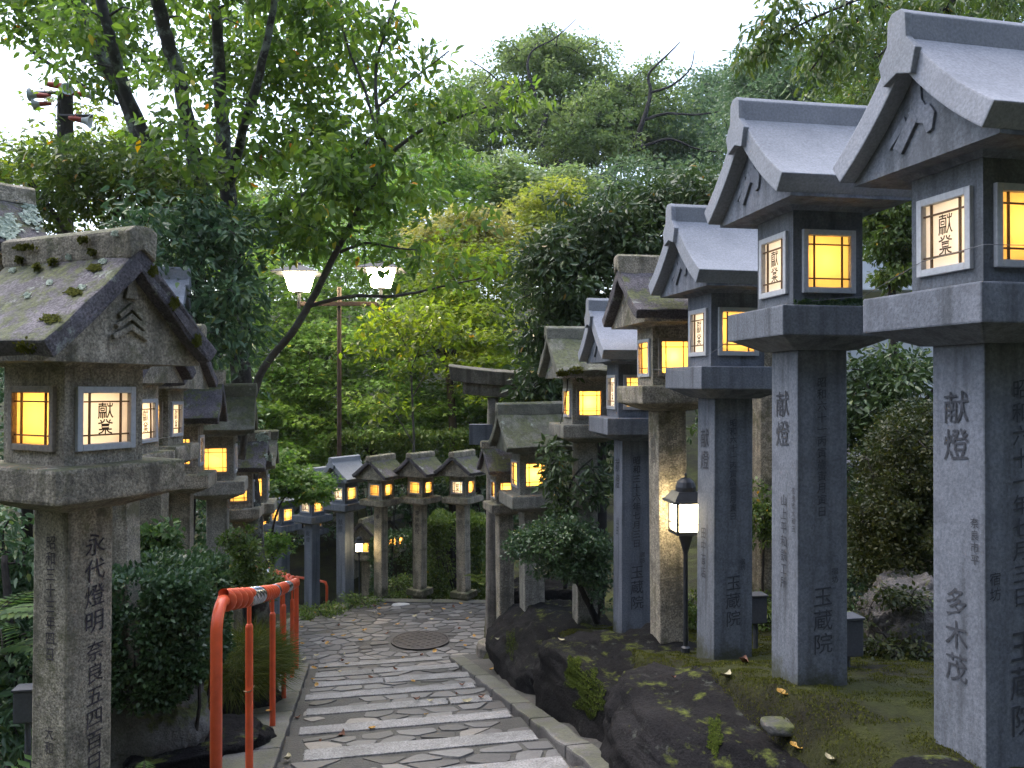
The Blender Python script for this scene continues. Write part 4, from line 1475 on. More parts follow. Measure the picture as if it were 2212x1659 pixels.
def limb_pts(spec, wob=.0, seed=0):
    """spec [(px, py, Y, diameter_px)] -> world points and radii, smoothed"""
    P = [np.array(at(a, b, Y)) for a, b, Y, d in spec]; Rr = [d / 2 / F * Y for a, b, Y, d in spec]
    r = np.random.default_rng(seed)
    out = []; rad = []
    for i in range(len(P) - 1):
        n = 6
        p0 = P[max(0, i - 1)]; p1 = P[i]; p2 = P[i + 1]; p3 = P[min(len(P) - 1, i + 2)]
        for k in range(n):
            t = k / n
            q = .5 * ((2 * p1) + (p2 - p0) * t + (2 * p0 - 5 * p1 + 4 * p2 - p3) * t * t + (3 * p1 - p0 - 3 * p2 + p3) * t ** 3)
            out.append(q + r.normal(size=3) * wob * Rr[i]); rad.append(Rr[i] + (Rr[i + 1] - Rr[i]) * t)
    out.append(P[-1]); rad.append(Rr[-1])
    return out, rad


def tree(name, label, limbs, blobs, leafmat_, leaf, per, clump_r, barkmat='bark_dark', asp=.5, droop=.3, flat=.5, shape=4, seed=1,
         cat='tree', group=None, sub=None, shell=.55, twig=.006, extra=None, woody='trunk', leafy='crown', ground=None, tjit=.15, sparse_twigs=1.0):
    base = at(*limbs[0][0][:3])
    root = thing(name, label, cat, base, 0, group)
    inv = Vector(base)
    mb_ = MB(); tr = []
    for i, l in enumerate(limbs):
        pts, rad = limb_pts(l, .10, seed + i)
        if i == 0 and ground is not None:
            b0 = pts[0].copy(); b0[2] = zground(b0[0], b0[1]) - .2
            if b0[2] < pts[0][2]:
                pts = [b0] + pts; rad = [rad[0] * 1.15] + rad
        mb_.tube([Vector(p) - inv for p in pts], rad, 10 if rad[0] > .03 else 7)
        tr += list(zip(pts, rad))
    C = blob_clumps(blobs, seed, shell)
    sel = C if sparse_twigs >= 1 else C[np.random.default_rng(seed).random(len(C)) < sparse_twigs]
    tr2 = [(np.array(p) - np.array(inv), q) for p, q in tr]
    grow(mb_, tr2, sel - np.array(inv), max(q for _, q in tr), seed, twig)
    mb_.build(woody, barkmat, root, smooth=True, recalc=False)
    r = np.random.default_rng(seed + 5)
    Rd = np.array(clump_r)[None, :] * r.uniform(.65, 1.35, (len(C), 1))
    P, A, N_, L, Wd, t = clump_leaves(C, Rd, per, leaf, asp, droop, flat, seed=seed + 9, tjit=tjit)
    leaf_object(leafy, P - np.array(inv), A, N_, L, Wd, t, leafmat_, root, shape)
    return root


# --- cherry tree filling the upper left
tree('cherry_tree', 'tall cherry tree with several dark and lichened stems in the upper left',
     [[(560, 1330, 9.0, 46), (505, 620, 8.9, 44), (492, 420, 8.8, 36), (478, 250, 8.7, 30), (470, 80, 8.5, 24), (455, -80, 8.3, 18)],
      [(500, 600, 8.9, 38), (440, 420, 8.5, 34), (412, 300, 8.3, 32), (385, 170, 8.1, 30), (350, 40, 7.9, 30), (325, -70, 7.7, 26)],
      [(440, 420, 8.5, 30), (355, 352, 8.9, 34), (310, 310, 9.0, 34), (262, 195, 9.1, 34), (205, 90, 9.2, 30), (150, -60, 9.3, 24)],
      [(330, 330, 8.9, 28), (275, 205, 8.7, 26), (240, 90, 8.5, 24), (205, -50, 8.3, 22)],
      [(492, 420, 8.8, 22), (520, 300, 8.4, 20), (560, 160, 8.0, 18), (590, 20, 7.8, 14), (600, -60, 7.7, 10)],
      [(500, 560, 8.9, 20), (590, 470, 8.5, 16), (700, 390, 8.2, 12), (800, 300, 8.0, 8)]],
     [(100, 40, 9.5, 190, 95, .75, 30), (330, 60, 9.5, 190, 110, .75, 34), (560, 90, 9.5, 190, 140, .75, 44), (700, 200, 9.5, 170, 160, .75, 44),
      (420, 240, 7.6, 150, 110, .6, 8), (560, 330, 9.5, 190, 120, .75, 40), (740, 400, 8.0, 120, 120, .6, 28), (230, 120, 8.8, 120, 70, .7, 14),
      (690, 40, 8.5, 110, 110, .6, 22), (390, 320, 7.3, 70, 60, .3, 4), (640, 480, 8.4, 150, 80, .6, 24), (120, -30, 9.5, 200, 60, .75, 20), (450, -40, 8.0, 260, 60, .9, 26)],
     'leaf_cherry', .104, 46, (.33, .33, .16), 'bark_lichen', .55, .55, .45, 6, 11, cat='tree', ground=True, twig=.004)

# --- slender tree leaning across the middle
tree('young_cherry_tree', 'slender leaning young tree crossing in front of the twin lamp, sparse big leaves',
     [[(520, 990, 8.4, 16), (560, 815, 8.4, 17), (640, 705, 8.3, 16), (690, 615, 8.3, 15), (760, 480, 8.2, 13), (830, 345, 8.1, 12), (818, 270, 8.1, 9), (812, 150, 8.1, 7), (835, 60, 8.1, 5), (870, -40, 8.1, 4)],
      [(830, 345, 8.1, 10), (905, 285, 8.1, 8), (1000, 250, 8.1, 6), (1095, 215, 8.1, 4), (1150, 190, 8.0, 3)],
      [(815, 300, 8.1, 7), (790, 200, 8.0, 6), (745, 80, 7.9, 5), (735, -20, 7.9, 4)],
      [(665, 662, 8.3, 9), (760, 640, 8.2, 8), (850, 640, 8.15, 7), (950, 620, 8.1, 5), (1045, 600, 8.0, 3)],
      [(735, 545, 8.2, 8), (790, 525, 8.0, 6), (850, 535, 7.9, 4), (900, 540, 7.9, 3)],
      [(818, 230, 8.1, 6), (880, 180, 8.1, 4), (970, 110, 8.1, 3)]],
     [(840, 60, 8.1, 45, 80, .2, 12), (930, 120, 8.1, 60, 40, .2, 9), (1000, 230, 8.1, 140, 60, .3, 26), (1120, 205, 8.0, 60, 40, .2, 10), (760, 60, 7.9, 60, 90, .3, 16),
      (920, 300, 8.0, 120, 80, .3, 24), (860, 420, 8.0, 120, 90, .4, 26), (1000, 590, 8.0, 90, 45, .3, 14), (860, 560, 7.9, 90, 50, .3, 10), (1010, 460, 8.0, 60, 40, .2, 5), (790, 300, 8.0, 70, 80, .3, 16)],
     'leaf_cherry', .105, 11, (.16, .16, .09), 'bark_grey', .46, .75, .4, 6, 21, twig=.003)

# --- dark glossy camellia on the left, behind the lanterns
tree('camellia_bush', 'tall dark glossy leaved camellia behind the lanterns at the left',
     [[(400, 1230, 8.0, 30), (420, 900, 8.0, 28), (430, 700, 7.9, 22), (420, 520, 7.8, 14)],
      [(410, 900, 8.0, 22), (470, 720, 7.7, 16), (500, 600, 7.6, 10)]],
     [(440, 570, 7.4, 110, 110, .6, 42), (490, 690, 7.3, 75, 120, .5, 36), (370, 500, 7.3, 110, 70, .5, 24), (470, 480, 7.6, 80, 60, .5, 24), (500, 800, 9.8, 60, 110, .5, 24), (480, 1000, 10.2, 70, 130, .5, 34), (300, 760, 8.9, 200, 200, .5, 60)],
     'leaf_camellia', .085, 40, (.24, .24, .15), 'bark_dark', .45, .45, .4, 6, 31, cat='bush', ground=True)
tree('broadleaf_tree', 'loose mid green tree with brown twigs above the mossy lantern roof',
     [[(200, 1230, 8.4, 30), (215, 800, 8.4, 26), (230, 560, 8.3, 18), (260, 430, 8.2, 10)], [(220, 640, 8.4, 16), (140, 500, 8.2, 10), (90, 420, 8.1, 6)], [(225, 600, 8.4, 12), (330, 480, 8.1, 8), (390, 400, 8.0, 5)]],
     [(150, 390, 8.1, 130, 60, .5, 34), (300, 390, 8.1, 140, 70, .5, 40), (230, 340, 8.2, 150, 46, .5, 26), (60, 440, 8.3, 90, 70, .5, 20), (200, 470, 8.3, 170, 70, .5, 30), (400, 420, 8.0, 80, 60, .4, 18)],
     'leaf_hedge', .085, 34, (.26, .26, .15), 'bark_grey', .45, .4, .45, 6, 33, ground=True, twig=.005)

# --- thicket deeper left
for i, (blobs, lab, sd) in enumerate([
        ([(60, 350, 13, 160, 60, 1.5, 36), (250, 330, 12.5, 160, 70, 1.5, 44), (-60, 420, 13, 120, 120, 1.2, 30)], 'bright green tree top below the loudspeakers', 41),
        ([(560, 880, 16.5, 170, 170, 1.4, 120), (650, 700, 17, 150, 130, 1.6, 90), (600, 1010, 15.5, 110, 80, 1.0, 50), (690, 860, 16.6, 100, 150, 1.3, 70)], 'feathery green maple behind the leaning trunk', 43)]):
    x, y, Y = blobs[0][:3]
    tree('maple_tree', lab, [[(x, y + 260, Y, 20), (x + 10, y + 80, Y, 16), (x - 5, y, Y, 10)]], blobs, 'leaf_maple_deep' if i else 'leaf_maple', .115, 60, (.55, .55, .13), 'bark_dark', .75, .35, .75, 5, sd, ground=True, twig=.008, group='maples and trees beyond the landing', sparse_twigs=.5)

# --- maples in the centre, lit by the lamps
MAPLES = [
    ('green maple with layered sprays behind the street lamp pole', [(800, 900, 16, 170, 110, 1.6, 90), (720, 770, 16.5, 150, 100, 1.6, 80), (900, 780, 16.5, 120, 130, 1.5, 80), (640, 560, 17, 130, 130, 1.5, 70)], 'leaf_maple_deep', 51),
    ('yellow green maple below the brighter lamp head', [(960, 700, 15.8, 120, 110, 1.3, 90), (1020, 600, 16, 110, 100, 1.3, 80), (1060, 760, 15, 80, 120, 1.2, 60)], 'leaf_maple', 52),
    ('golden yellow maple crown in the middle of the wooded slope', [(1010, 500, 18, 95, 50, 1.3, 70), (950, 520, 18, 60, 40, 1, 34), (1080, 540, 17.8, 70, 50, 1.1, 44), (1010, 570, 17.6, 90, 40, 1, 40)], 'leaf_yellow', 53),
    ('lime green maple between the golden maple and the dark hedge tree', [(1170, 480, 19, 60, 70, 1.2, 60), (1140, 570, 18, 70, 80, 1.2, 56), (1210, 430, 19.5, 40, 40, .9, 24)], 'leaf_lime', 54),
    ('pale fresh green tree in front of the big bare limbed tree', [(1080, 385, 24, 70, 40, 1.3, 60), (1160, 410, 24, 60, 40, 1.3, 50), (1230, 400, 24.5, 60, 26, 1.1, 34), (1110, 440, 23.5, 90, 40, 1.2, 50)], 'leaf_pale', 55),
    ('deep green maple behind the stone torii lintel', [(1060, 900, 17, 110, 110, 1.5, 90), (960, 920, 17.2, 110, 80, 1.4, 70), (1130, 760, 17.5, 70, 150, 1.4, 70)], 'leaf_maple_deep', 56),
    ('dark maple filling the gap left of the pole foot', [(640, 960, 17.5, 130, 100, 1.5, 80), (820, 640, 19, 160, 110, 1.6, 80), (560, 640, 18.5, 110, 160, 1.5, 70)], 'leaf_maple_deep', 57),
    ('mid green tree rising behind the golden maple', [(880, 480, 21, 120, 90, 1.7, 70), (960, 390, 22, 90, 70, 1.6, 60), (900, 600, 20, 120, 80, 1.5, 60)], 'leaf_maple_deep', 58)]
for lab, blobs, mt, sd in MAPLES:
    x, y, Y = blobs[0][:3]
    k = Y / 16
    tree('maple_tree', lab, [[(x + 20, y + 240 / k, Y, 18), (x + 8, y + 90, Y, 15), (x, y + 20, Y, 9)], [(x + 8, y + 90, Y, 11), (x - 50, y + 10, Y - .3, 6)], [(x + 8, y + 80, Y, 11), (x + 60, y, Y + .2, 6)]],
         blobs, mt, .10 * k, 66, (.50 * k, .50 * k, .11 * k), 'bark_dark', .75, .35, .78, 5, sd, ground=True, twig=.007, group='maples and trees beyond the landing', sparse_twigs=.5)

# sapling in front of the maples
tree('sapling', 'thin sapling with yellow green leaves standing behind the far lanterns',
     [[(894, 985, 12.9, 6), (892, 900, 12.9, 5), (886, 790, 12.8, 4), (868, 730, 12.8, 3), (820, 660, 12.7, 2)], [(888, 800, 12.8, 3), (920, 720, 12.7, 2), (960, 650, 12.6, 1.5)], [(890, 860, 12.9, 3), (940, 770, 12.8, 2)], [(893, 960, 12.9, 3), (850, 890, 12.8, 2), (800, 850, 12.8, 1.5)]],
     [(840, 690, 12.7, 70, 50, .3, 22), (930, 700, 12.6, 60, 50, .3, 18), (900, 780, 12.7, 80, 40, .3, 14), (980, 720, 12.6, 50, 60, .3, 14), (800, 740, 12.7, 50, 40, .2, 10), (830, 880, 12.8, 60, 40, .2, 8)],
     'sapling_leaf', .12, 10, (.22, .22, .10), 'bark_grey', .5, .5, .6, 6, 61, ground=True, twig=.003)

# --- the big far tree with dark limbs
tree('big_spreading_tree', 'big feathery green tree with twisting dark bare limbs on the skyline',
     [[(1225, 470, 31, 34), (1232, 400, 31, 26), (1215, 360, 31, 16), (1180, 330, 31, 14), (1165, 290, 31, 12), (1180, 250, 31, 9), (1160, 215, 31, 8)],
      [(1232, 400, 31, 22), (1300, 385, 30.5, 18), (1355, 340, 30.3, 14), (1390, 260, 30.2, 11), (1405, 200, 30.2, 8), (1402, 160, 30.2, 6), (1440, 120, 30, 4), (1470, 90, 30, 2)],
      [(1232, 390, 31, 18), (1226, 330, 30.7, 12), (1230, 270, 30.6, 10), (1255, 215, 30.6, 7), (1300, 190, 30.6, 5)],
      [(1390, 260, 30.2, 7), (1440, 245, 30, 6), (1500, 248, 30, 4), (1560, 240, 30, 3)],
      [(1405, 200, 30.2, 6), (1450, 185, 30, 5), (1490, 150, 30, 3), (1500, 110, 30, 2)],
      [(1160, 215, 31, 8), (1140, 150, 31, 6), (1150, 110, 31, 4), (1195, 85, 31, 3), (1230, 55, 31, 2), (1245, 40, 31, 1.5)],
      [(1365, 330, 30.3, 8), (1440, 300, 30.2, 6), (1500, 320, 30.2, 4), (1560, 330, 30, 3)],
      [(1215, 370, 31, 12), (1140, 350, 31, 8), (1040, 340, 31, 5)],
      [(1180, 250, 31, 6), (1100, 200, 31, 4), (1060, 160, 31, 3), (1015, 130, 31, 2)]],
     [(1180, 190, 34, 120, 90, 2.5, 130), (1260, 210, 34, 90, 100, 2.2, 90), (1240, 300, 34, 120, 80, 2.2, 80), (1130, 290, 34, 150, 80, 2.5, 120), (1330, 250, 34, 110, 90, 2.5, 110), (1230, 140, 34, 70, 50, 1.8, 44), (1120, 120, 34, 50, 30, 1.5, 22), (1170, 100, 34, 50, 30, 1.2, 20), (1220, 100, 34, 50, 26, 1.2, 16),
      (1060, 220, 34, 70, 60, 2, 50), (1000, 330, 34, 90, 70, 2, 56), (1290, 340, 34, 150, 60, 2, 70), (1420, 300, 34, 70, 60, 2, 40), (1390, 190, 34, 70, 55, 1.5, 50), (1370, 260, 34, 100, 80, 2, 90), (1160, 140, 34, 60, 50, 1.5, 40), (1190, 290, 29.6, 110, 70, .7, 26), (1320, 300, 29.4, 110, 60, .7, 24), (1260, 220, 29.8, 90, 60, .7, 16)],
     'leaf_far', .16, 75, (.62, .62, .15), 'bark_dark', .55, .3, .6, 4, 71, twig=.02, group='trees on the skyline', sparse_twigs=.25, ground=True)

FAR = [
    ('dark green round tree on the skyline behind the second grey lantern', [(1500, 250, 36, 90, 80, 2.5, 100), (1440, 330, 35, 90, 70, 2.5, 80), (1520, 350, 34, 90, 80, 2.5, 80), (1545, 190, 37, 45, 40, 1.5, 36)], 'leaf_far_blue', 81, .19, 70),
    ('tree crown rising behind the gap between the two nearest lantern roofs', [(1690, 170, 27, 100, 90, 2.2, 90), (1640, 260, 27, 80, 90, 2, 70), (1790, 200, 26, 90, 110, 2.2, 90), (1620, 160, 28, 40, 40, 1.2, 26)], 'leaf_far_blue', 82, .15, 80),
    ('loose green tree above the farthest right roof ridge', [(1880, 120, 20, 110, 130, 2, 90), (1960, 230, 19, 80, 120, 1.6, 70), (2080, 30, 18, 200, 70, 1.6, 80), (1850, 270, 19, 90, 80, 1.5, 60)], 'leaf_hedge', 83, .12, 80),
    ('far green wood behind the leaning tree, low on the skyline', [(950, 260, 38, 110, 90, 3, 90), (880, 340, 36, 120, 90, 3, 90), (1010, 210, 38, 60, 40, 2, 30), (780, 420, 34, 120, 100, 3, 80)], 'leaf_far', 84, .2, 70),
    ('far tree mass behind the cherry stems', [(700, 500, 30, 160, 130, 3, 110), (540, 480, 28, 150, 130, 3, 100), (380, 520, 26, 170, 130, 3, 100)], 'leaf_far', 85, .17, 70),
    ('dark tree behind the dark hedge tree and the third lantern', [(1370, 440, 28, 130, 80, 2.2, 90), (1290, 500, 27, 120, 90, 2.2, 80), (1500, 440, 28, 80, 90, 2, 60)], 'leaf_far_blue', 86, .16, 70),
    ('shaded wood at the far left edge behind the lanterns', [(120, 800, 15, 260, 300, 2, 170), (380, 950, 14, 150, 250, 1.5, 100)], 'leaf_camellia', 87, .12, 70),
    ('shaded evergreen wood beyond the lower path', [(880, 1090, 18.5, 330, 130, 1.5, 170), (600, 1190, 18.5, 140, 120, 1.5, 70)], 'leaf_camellia', 88, .13, 70)]
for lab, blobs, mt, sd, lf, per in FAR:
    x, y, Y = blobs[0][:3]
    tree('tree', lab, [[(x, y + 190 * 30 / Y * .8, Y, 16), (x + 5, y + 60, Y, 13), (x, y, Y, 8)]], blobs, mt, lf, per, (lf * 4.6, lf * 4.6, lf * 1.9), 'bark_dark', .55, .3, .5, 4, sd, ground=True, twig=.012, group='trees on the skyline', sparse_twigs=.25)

# --- branch hanging in from the upper right
tree('cherry_tree', 'cherry branches hanging into the top right corner of the sky',
     [[(2330, -260, 9.0, 60), (2180, -160, 8.8, 30), (2000, -70, 8.6, 18), (1880, 20, 8.5, 10), (1800, 90, 8.4, 6), (1745, 160, 8.3, 3)],
      [(2000, -70, 8.6, 12), (1900, -20, 8.2, 9), (1800, 20, 8.0, 6), (1700, 70, 8.0, 4), (1640, 120, 8.0, 2)],
      [(2180, -160, 8.8, 16), (2060, 0, 8.3, 10), (1960, 60, 8.2, 7), (1900, 120, 8.1, 4)]],
     [(1680, 50, 8.0, 75, 50, .3, 26), (1640, 110, 8.0, 45, 40, .25, 14), (1760, 60, 8.2, 90, 60, .4, 24), (1850, 60, 8.4, 90, 70, .4, 24), (1780, 140, 8.3, 70, 50, .3, 16), (1960, 20, 8.4, 120, 50, .4, 26), (2120, 10, 8.4, 140, 50, .4, 34), (1880, 160, 8.1, 60, 50, .3, 12)],
     'leaf_hedge', .10, 15, (.16, .16, .12), 'bark_dark', .36, 1.1, .3, 6, 91, twig=.003)

# --- big dark hedge tree behind the right row
tree('dark_hedge_tree', 'dense dark leathery leaved tree clipped into a mound behind the grey lanterns',
     [[(1290, 1290, 9.2, 34), (1300, 900, 9.2, 30), (1320, 650, 9.2, 20)], [(1300, 900, 9.2, 20), (1420, 600, 9.2, 14)], [(1300, 850, 9.2, 18), (1200, 620, 9.0, 12)]],
     [(1240, 640, 9.0, 110, 150, .7, 110), (1330, 500, 9.2, 130, 90, .7, 100), (1440, 440, 9.3, 110, 60, .6, 70), (1540, 450, 9.4, 70, 70, .6, 44), (1180, 780, 8.9, 60, 90, .5, 44), (1180, 560, 9.0, 60, 60, .5, 30), (1400, 560, 9.1, 130, 110, .6, 80), (1160, 850, 8.9, 46, 60, .4, 26), (1300, 760, 9.3, 120, 120, .5, 60), (1280, 940, 9.3, 130, 130, .5, 50), (1450, 760, 9.5, 140, 180, .4, 60)],
     'leaf_camellia_right', .088, 44, (.22, .22, .15), 'bark_dark', .42, .45, .35, 6, 101, ground=True)
tree('leafy_shoot', 'dark leafy shoots hanging before the weathered lantern pillar',
     [[(1220, 1270, 7.6, 10), (1225, 1130, 7.3, 8), (1235, 1040, 7.0, 5), (1280, 990, 6.95, 3)], [(1225, 1130, 7.3, 6), (1190, 1030, 7.1, 4), (1175, 970, 7.1, 3)]],
     [(1195, 1000, 7.05, 30, 55, .15, 16), (1285, 1040, 6.9, 26, 50, .12, 11), (1212, 1090, 7.1, 34, 40, .2, 9), (1235, 790, 7.0, 18, 14, .06, 4)],
     'leaf_camellia_right', .075, 26, (.12, .12, .09), 'bark_dark', .36, .5, .3, 6, 103, cat='bush')

# --- azalea in front of the torii
tree('azalea_bush', 'small leaved azalea bush leaning out over the boulders',
     [[(1290, 1345, 6.9, 16), (1265, 1290, 6.85, 13), (1235, 1240, 6.8, 9), (1190, 1200, 6.75, 6)], [(1275, 1310, 6.85, 9), (1290, 1240, 6.8, 6), (1280, 1180, 6.8, 4)], [(1290, 1345, 6.9, 8), (1310, 1260, 6.9, 5)], [(1235, 1240, 6.8, 5), (1150, 1190, 6.7, 3)]],
     [(1150, 1175, 6.7, 55, 32, .25, 40), (1210, 1165, 6.75, 60, 45, .3, 56), (1270, 1190, 6.8, 55, 60, .3, 56), (1200, 1225, 6.75, 60, 26, .25, 26), (1295, 1250, 6.85, 34, 60, .25, 26), (1230, 1140, 6.75, 34, 22, .2, 16)],
     'leaf_box', .034, 60, (.085, .085, .055), 'bark_dark', .5, .2, .4, 4, 105, cat='bush', twig=.003)

# --- shrubs behind the two nearest right lanterns
tree('juniper_shrub', 'rounded bronze green conifer shrub between the two nearest grey pillars',
     [[(1970, 1420, 5.5, 30), (1965, 1200, 5.5, 22), (1960, 1000, 5.5, 12)]],
     [(1960, 1010, 5.5, 90, 110, .4, 120), (1955, 1130, 5.4, 105, 90, .45, 130), (1990, 920, 5.6, 50, 50, .3, 40), (1930, 1210, 5.4, 80, 50, .35, 56), (2040, 1080, 5.7, 80, 160, .3, 90), (2140, 1100, 5.9, 100, 250, .3, 110)],
     'leaf_bronze', .030, 120, (.10, .10, .075), 'bark_dark', .5, .1, .25, 4, 107, cat='bush', ground=True, sparse_twigs=.5)
tree('camellia_bush', 'dark camellia with sky showing through behind the second grey pillar',
     [[(1890, 1300, 7.0, 26), (1880, 1000, 7.0, 20), (1900, 800, 7.0, 12)], [(1880, 1000, 7, 12), (2010, 850, 6.8, 8), (2080, 760, 6.8, 5)]],
     [(1900, 830, 6.9, 90, 80, .4, 56), (1880, 930, 6.8, 80, 70, .4, 56), (1960, 900, 7.0, 60, 60, .4, 26), (1990, 800, 7.0, 50, 40, .3, 10), (1860, 1100, 7.2, 50, 110, .3, 30), (1660, 1110, 7.6, 50, 70, .25, 30)],
     'leaf_camellia_right', .068, 40, (.15, .15, .10), 'bark_dark', .45, .4, .35, 6, 109, cat='bush', ground=True)
tree('green_shrub', 'green shrub over the white fascia between the two nearest lanterns',
     [[(1930, 700, 10.5, 20), (1925, 560, 10.5, 14), (1920, 470, 10.5, 8)]],
     [(1920, 480, 10.5, 70, 70, .5, 70), (1960, 540, 10.4, 60, 60, .4, 56), (1900, 420, 10.6, 60, 60, .5, 40), (1990, 450, 10.6, 60, 90, .5, 50), (1930, 590, 10.3, 40, 26, .3, 16)],
     'leaf_hedge', .075, 60, (.20, .20, .12), 'bark_dark', .5, .4, .45, 6, 111, cat='bush', ground=True)
tree('low_spray', 'low dark branches drooping over the pale boulder at the right',
     [[(2090, 1500, 5.2, 16), (2010, 1440, 5.0, 10), (1940, 1370, 4.9, 7), (1880, 1310, 4.9, 4)], [(2010, 1440, 5.0, 8), (1960, 1330, 5.0, 5), (1900, 1260, 5.0, 3)]],
     [(1900, 1330, 4.9, 60, 40, .12, 14), (1960, 1290, 4.7, 70, 26, .12, 14), (1950, 1400, 4.55, 80, 40, .1, 16), (1890, 1420, 4.6, 50, 30, .1, 12), (2010, 1330, 5.0, 30, 90, .2, 18)],
     'leaf_bronze', .036, 40, (.10, .10, .05), 'bark_dark', .5, .3, .5, 4, 113, cat='bush')

tree('dark_shrub', 'dark small leaved shrubs filling the shade behind the two nearest right pillars',
     [[(2000, 1520, 5.9, 12), (1990, 1440, 5.9, 8), (1950, 1390, 5.9, 5)], [(2000, 1500, 5.9, 8), (2080, 1400, 5.8, 5)], [(1900, 1500, 6.1, 8), (1870, 1400, 6.1, 5)]],
     [(1865, 1400, 6.1, 45, 70, .2, 44), (1930, 1440, 5.75, 60, 26, .15, 20), (2010, 1430, 5.8, 60, 60, .2, 44), (2090, 1380, 5.7, 60, 130, .25, 70), (1850, 1250, 6.6, 40, 90, .2, 36)],
     'leaf_box', .042, 44, (.10, .10, .07), 'bark_dark', .5, .3, .4, 4, 115, cat='bush')
tree('dark_shrub', 'dark shrub with thin stem in the gap between the second and third grey pillars',
     [[(1645, 1400, 6.9, 9), (1648, 1250, 6.9, 6), (1652, 1120, 6.9, 4)]],
     [(1650, 1110, 6.9, 40, 60, .2, 40), (1645, 1330, 6.8, 36, 50, .2, 24), (1500, 1340, 6.9, 26, 60, .2, 20)],
     'leaf_hedge', .045, 40, (.09, .09, .06), 'bark_dark', .5, .3, .4, 4, 117, cat='bush')

# --- far clipped hedge and the round bush between the far pillars
def hedge(name, label, boxes, mat, leaf, n, seed, cat, wood=True, group=None):
    x, y, Y = boxes[0][:3]
    base = at(x, y, Y); base.z = zground(base.x, base.y)
    root = thing(name, label, cat, base, 0, group)
    r = np.random.default_rng(seed); Ps = []; Ns = []
    for (px, py, Y, rx, ry, rd) in boxes:
        c = np.array(at(px, py, Y)); s = np.array([rx / F * Y, rd, ry / F * Y])
        q = norm(r.normal(size=(n, 3)))
        q = np.sign(q) * np.abs(q) ** .55
        q = q / np.max(np.abs(q), axis=1, keepdims=True) * (.80 + .20 * r.random((n, 1)) ** .5) * (1 + .05 * np.sin(q[:, :1] * 9 + q[:, 2:3] * 7))
        q *= (1 - .10 * np.abs(q[:, [0]]) ** 4)
        Ps.append(c + q * s); Ns.append(norm(q / s))
    P = np.concatenate(Ps) - np.array(base); out = np.concatenate(Ns); N_ = len(P)
    A = norm(out * .6 + r.normal(size=(N_, 3)) * .7 + np.array([0, 0, .25])); Nn = norm(out + r.normal(size=(N_, 3)) * .6)
    L = leaf * r.uniform(.7, 1.3, N_)
    leaf_object('foliage', P, A, Nn, L, L * .55, np.clip(r.normal(.45, .2, N_), 0, .97), mat, root, 4)
    if wood:
        m_ = MB()
        for (px, py, Y, rx, ry, rd) in boxes:
            c = at(px, py, Y) - base
            for k in range(9):
                a = Vector((c.x + r.uniform(-.5, .5) * rx / F * Y, c.y + r.uniform(-.4, .4) * rd, -.1)); b_ = Vector((c.x + r.uniform(-.9, .9) * rx / F * Y, c.y + r.uniform(-.7, .7) * rd, c.z + r.uniform(-.2, .7) * ry / F * Y))
                m_.tube([a, a.lerp(b_, .5) + Vector((r.uniform(-.05, .05), 0, 0)), b_], [.014, .010, .004], 5)
        m_.build('stems', 'bark_dark', root, recalc=False)
    return root


hedge('clipped_hedge', 'long clipped green hedge behind the far lantern roofs', [(800, 985, 14.6, 90, 50, .5), (960, 985, 14.6, 110, 52, .5), (1060, 990, 14.6, 60, 50, .5)], 'leaf_hedge', .075, 9000, 121, 'hedge')
hedge('round_bush', 'clipped round bush glowing green between the two far base slab lanterns', [(985, 1205, 12.9, 68, 92, .45)], 'leaf_hedge', .055, 14000, 123, 'bush')
hedge('dark_shrubbery', 'dark shrubs filling the gap behind the far lantern pillars', [(860, 1230, 13.4, 60, 80, .3), (1060, 1230, 13.2, 40, 90, .3)], 'leaf_box', .05, 7000, 125, 'bush')
hedge('clipped_bush', 'dark clipped round bush right behind the red handrail', [(350, 1330, 4.75, 112, 112, .38), (330, 1400, 4.7, 100, 90, .34), (410, 1345, 4.7, 60, 95, .28)], 'leaf_box', .034, 13000, 127, 'bush')
tree('leafy_bush', 'bright leaved bush between the lantern pillars above the red rail',
     [[(530, 1340, 7.6, 12), (528, 1250, 7.6, 9), (525, 1190, 7.6, 5)]],
     [(520, 1180, 7.5, 34, 36, .2, 34), (540, 1230, 7.5, 36, 40, .2, 40), (500, 1260, 7.5, 26, 30, .2, 20), (585, 1260, 8.6, 26, 30, .2, 18)], 'leaf_hedge', .042, 44, (.085, .085, .06), 'bark_dark', .55, .2, .4, 4, 129, cat='bush', ground=True)
tree('leafy_bush', 'green leaves rising just above the clipped round bush',
     [[(330, 1330, 5.3, 10), (335, 1200, 5.3, 6)]], [(335, 1165, 5.3, 38, 34, .15, 26), (320, 1210, 5.3, 40, 26, .15, 14)], 'leaf_fern', .05, 34, (.07, .07, .05), 'bark_dark', .55, .3, .45, 6, 131, cat='bush')
tree('maple_spray', 'low maple branches with fine leaves over the grey lantern at the bend',
     [[(545, 1330, 10.6, 7), (580, 1180, 10.8, 6), (605, 1090, 10.8, 4), (640, 1050, 10.9, 3)], [(590, 1150, 10.8, 4), (620, 1160, 10.8, 3), (655, 1165, 10.8, 2)]],
     [(640, 1045, 10.9, 60, 34, .35, 40), (610, 1020, 10.9, 44, 40, .3, 26), (690, 1060, 10.9, 34, 24, .25, 16), (600, 1170, 10.7, 40, 26, .2, 14)], 'leaf_maple_deep', .07, 44, (.20, .20, .06), 'bark_dark', .8, .4, .7, 5, 133, cat='tree', twig=.003)

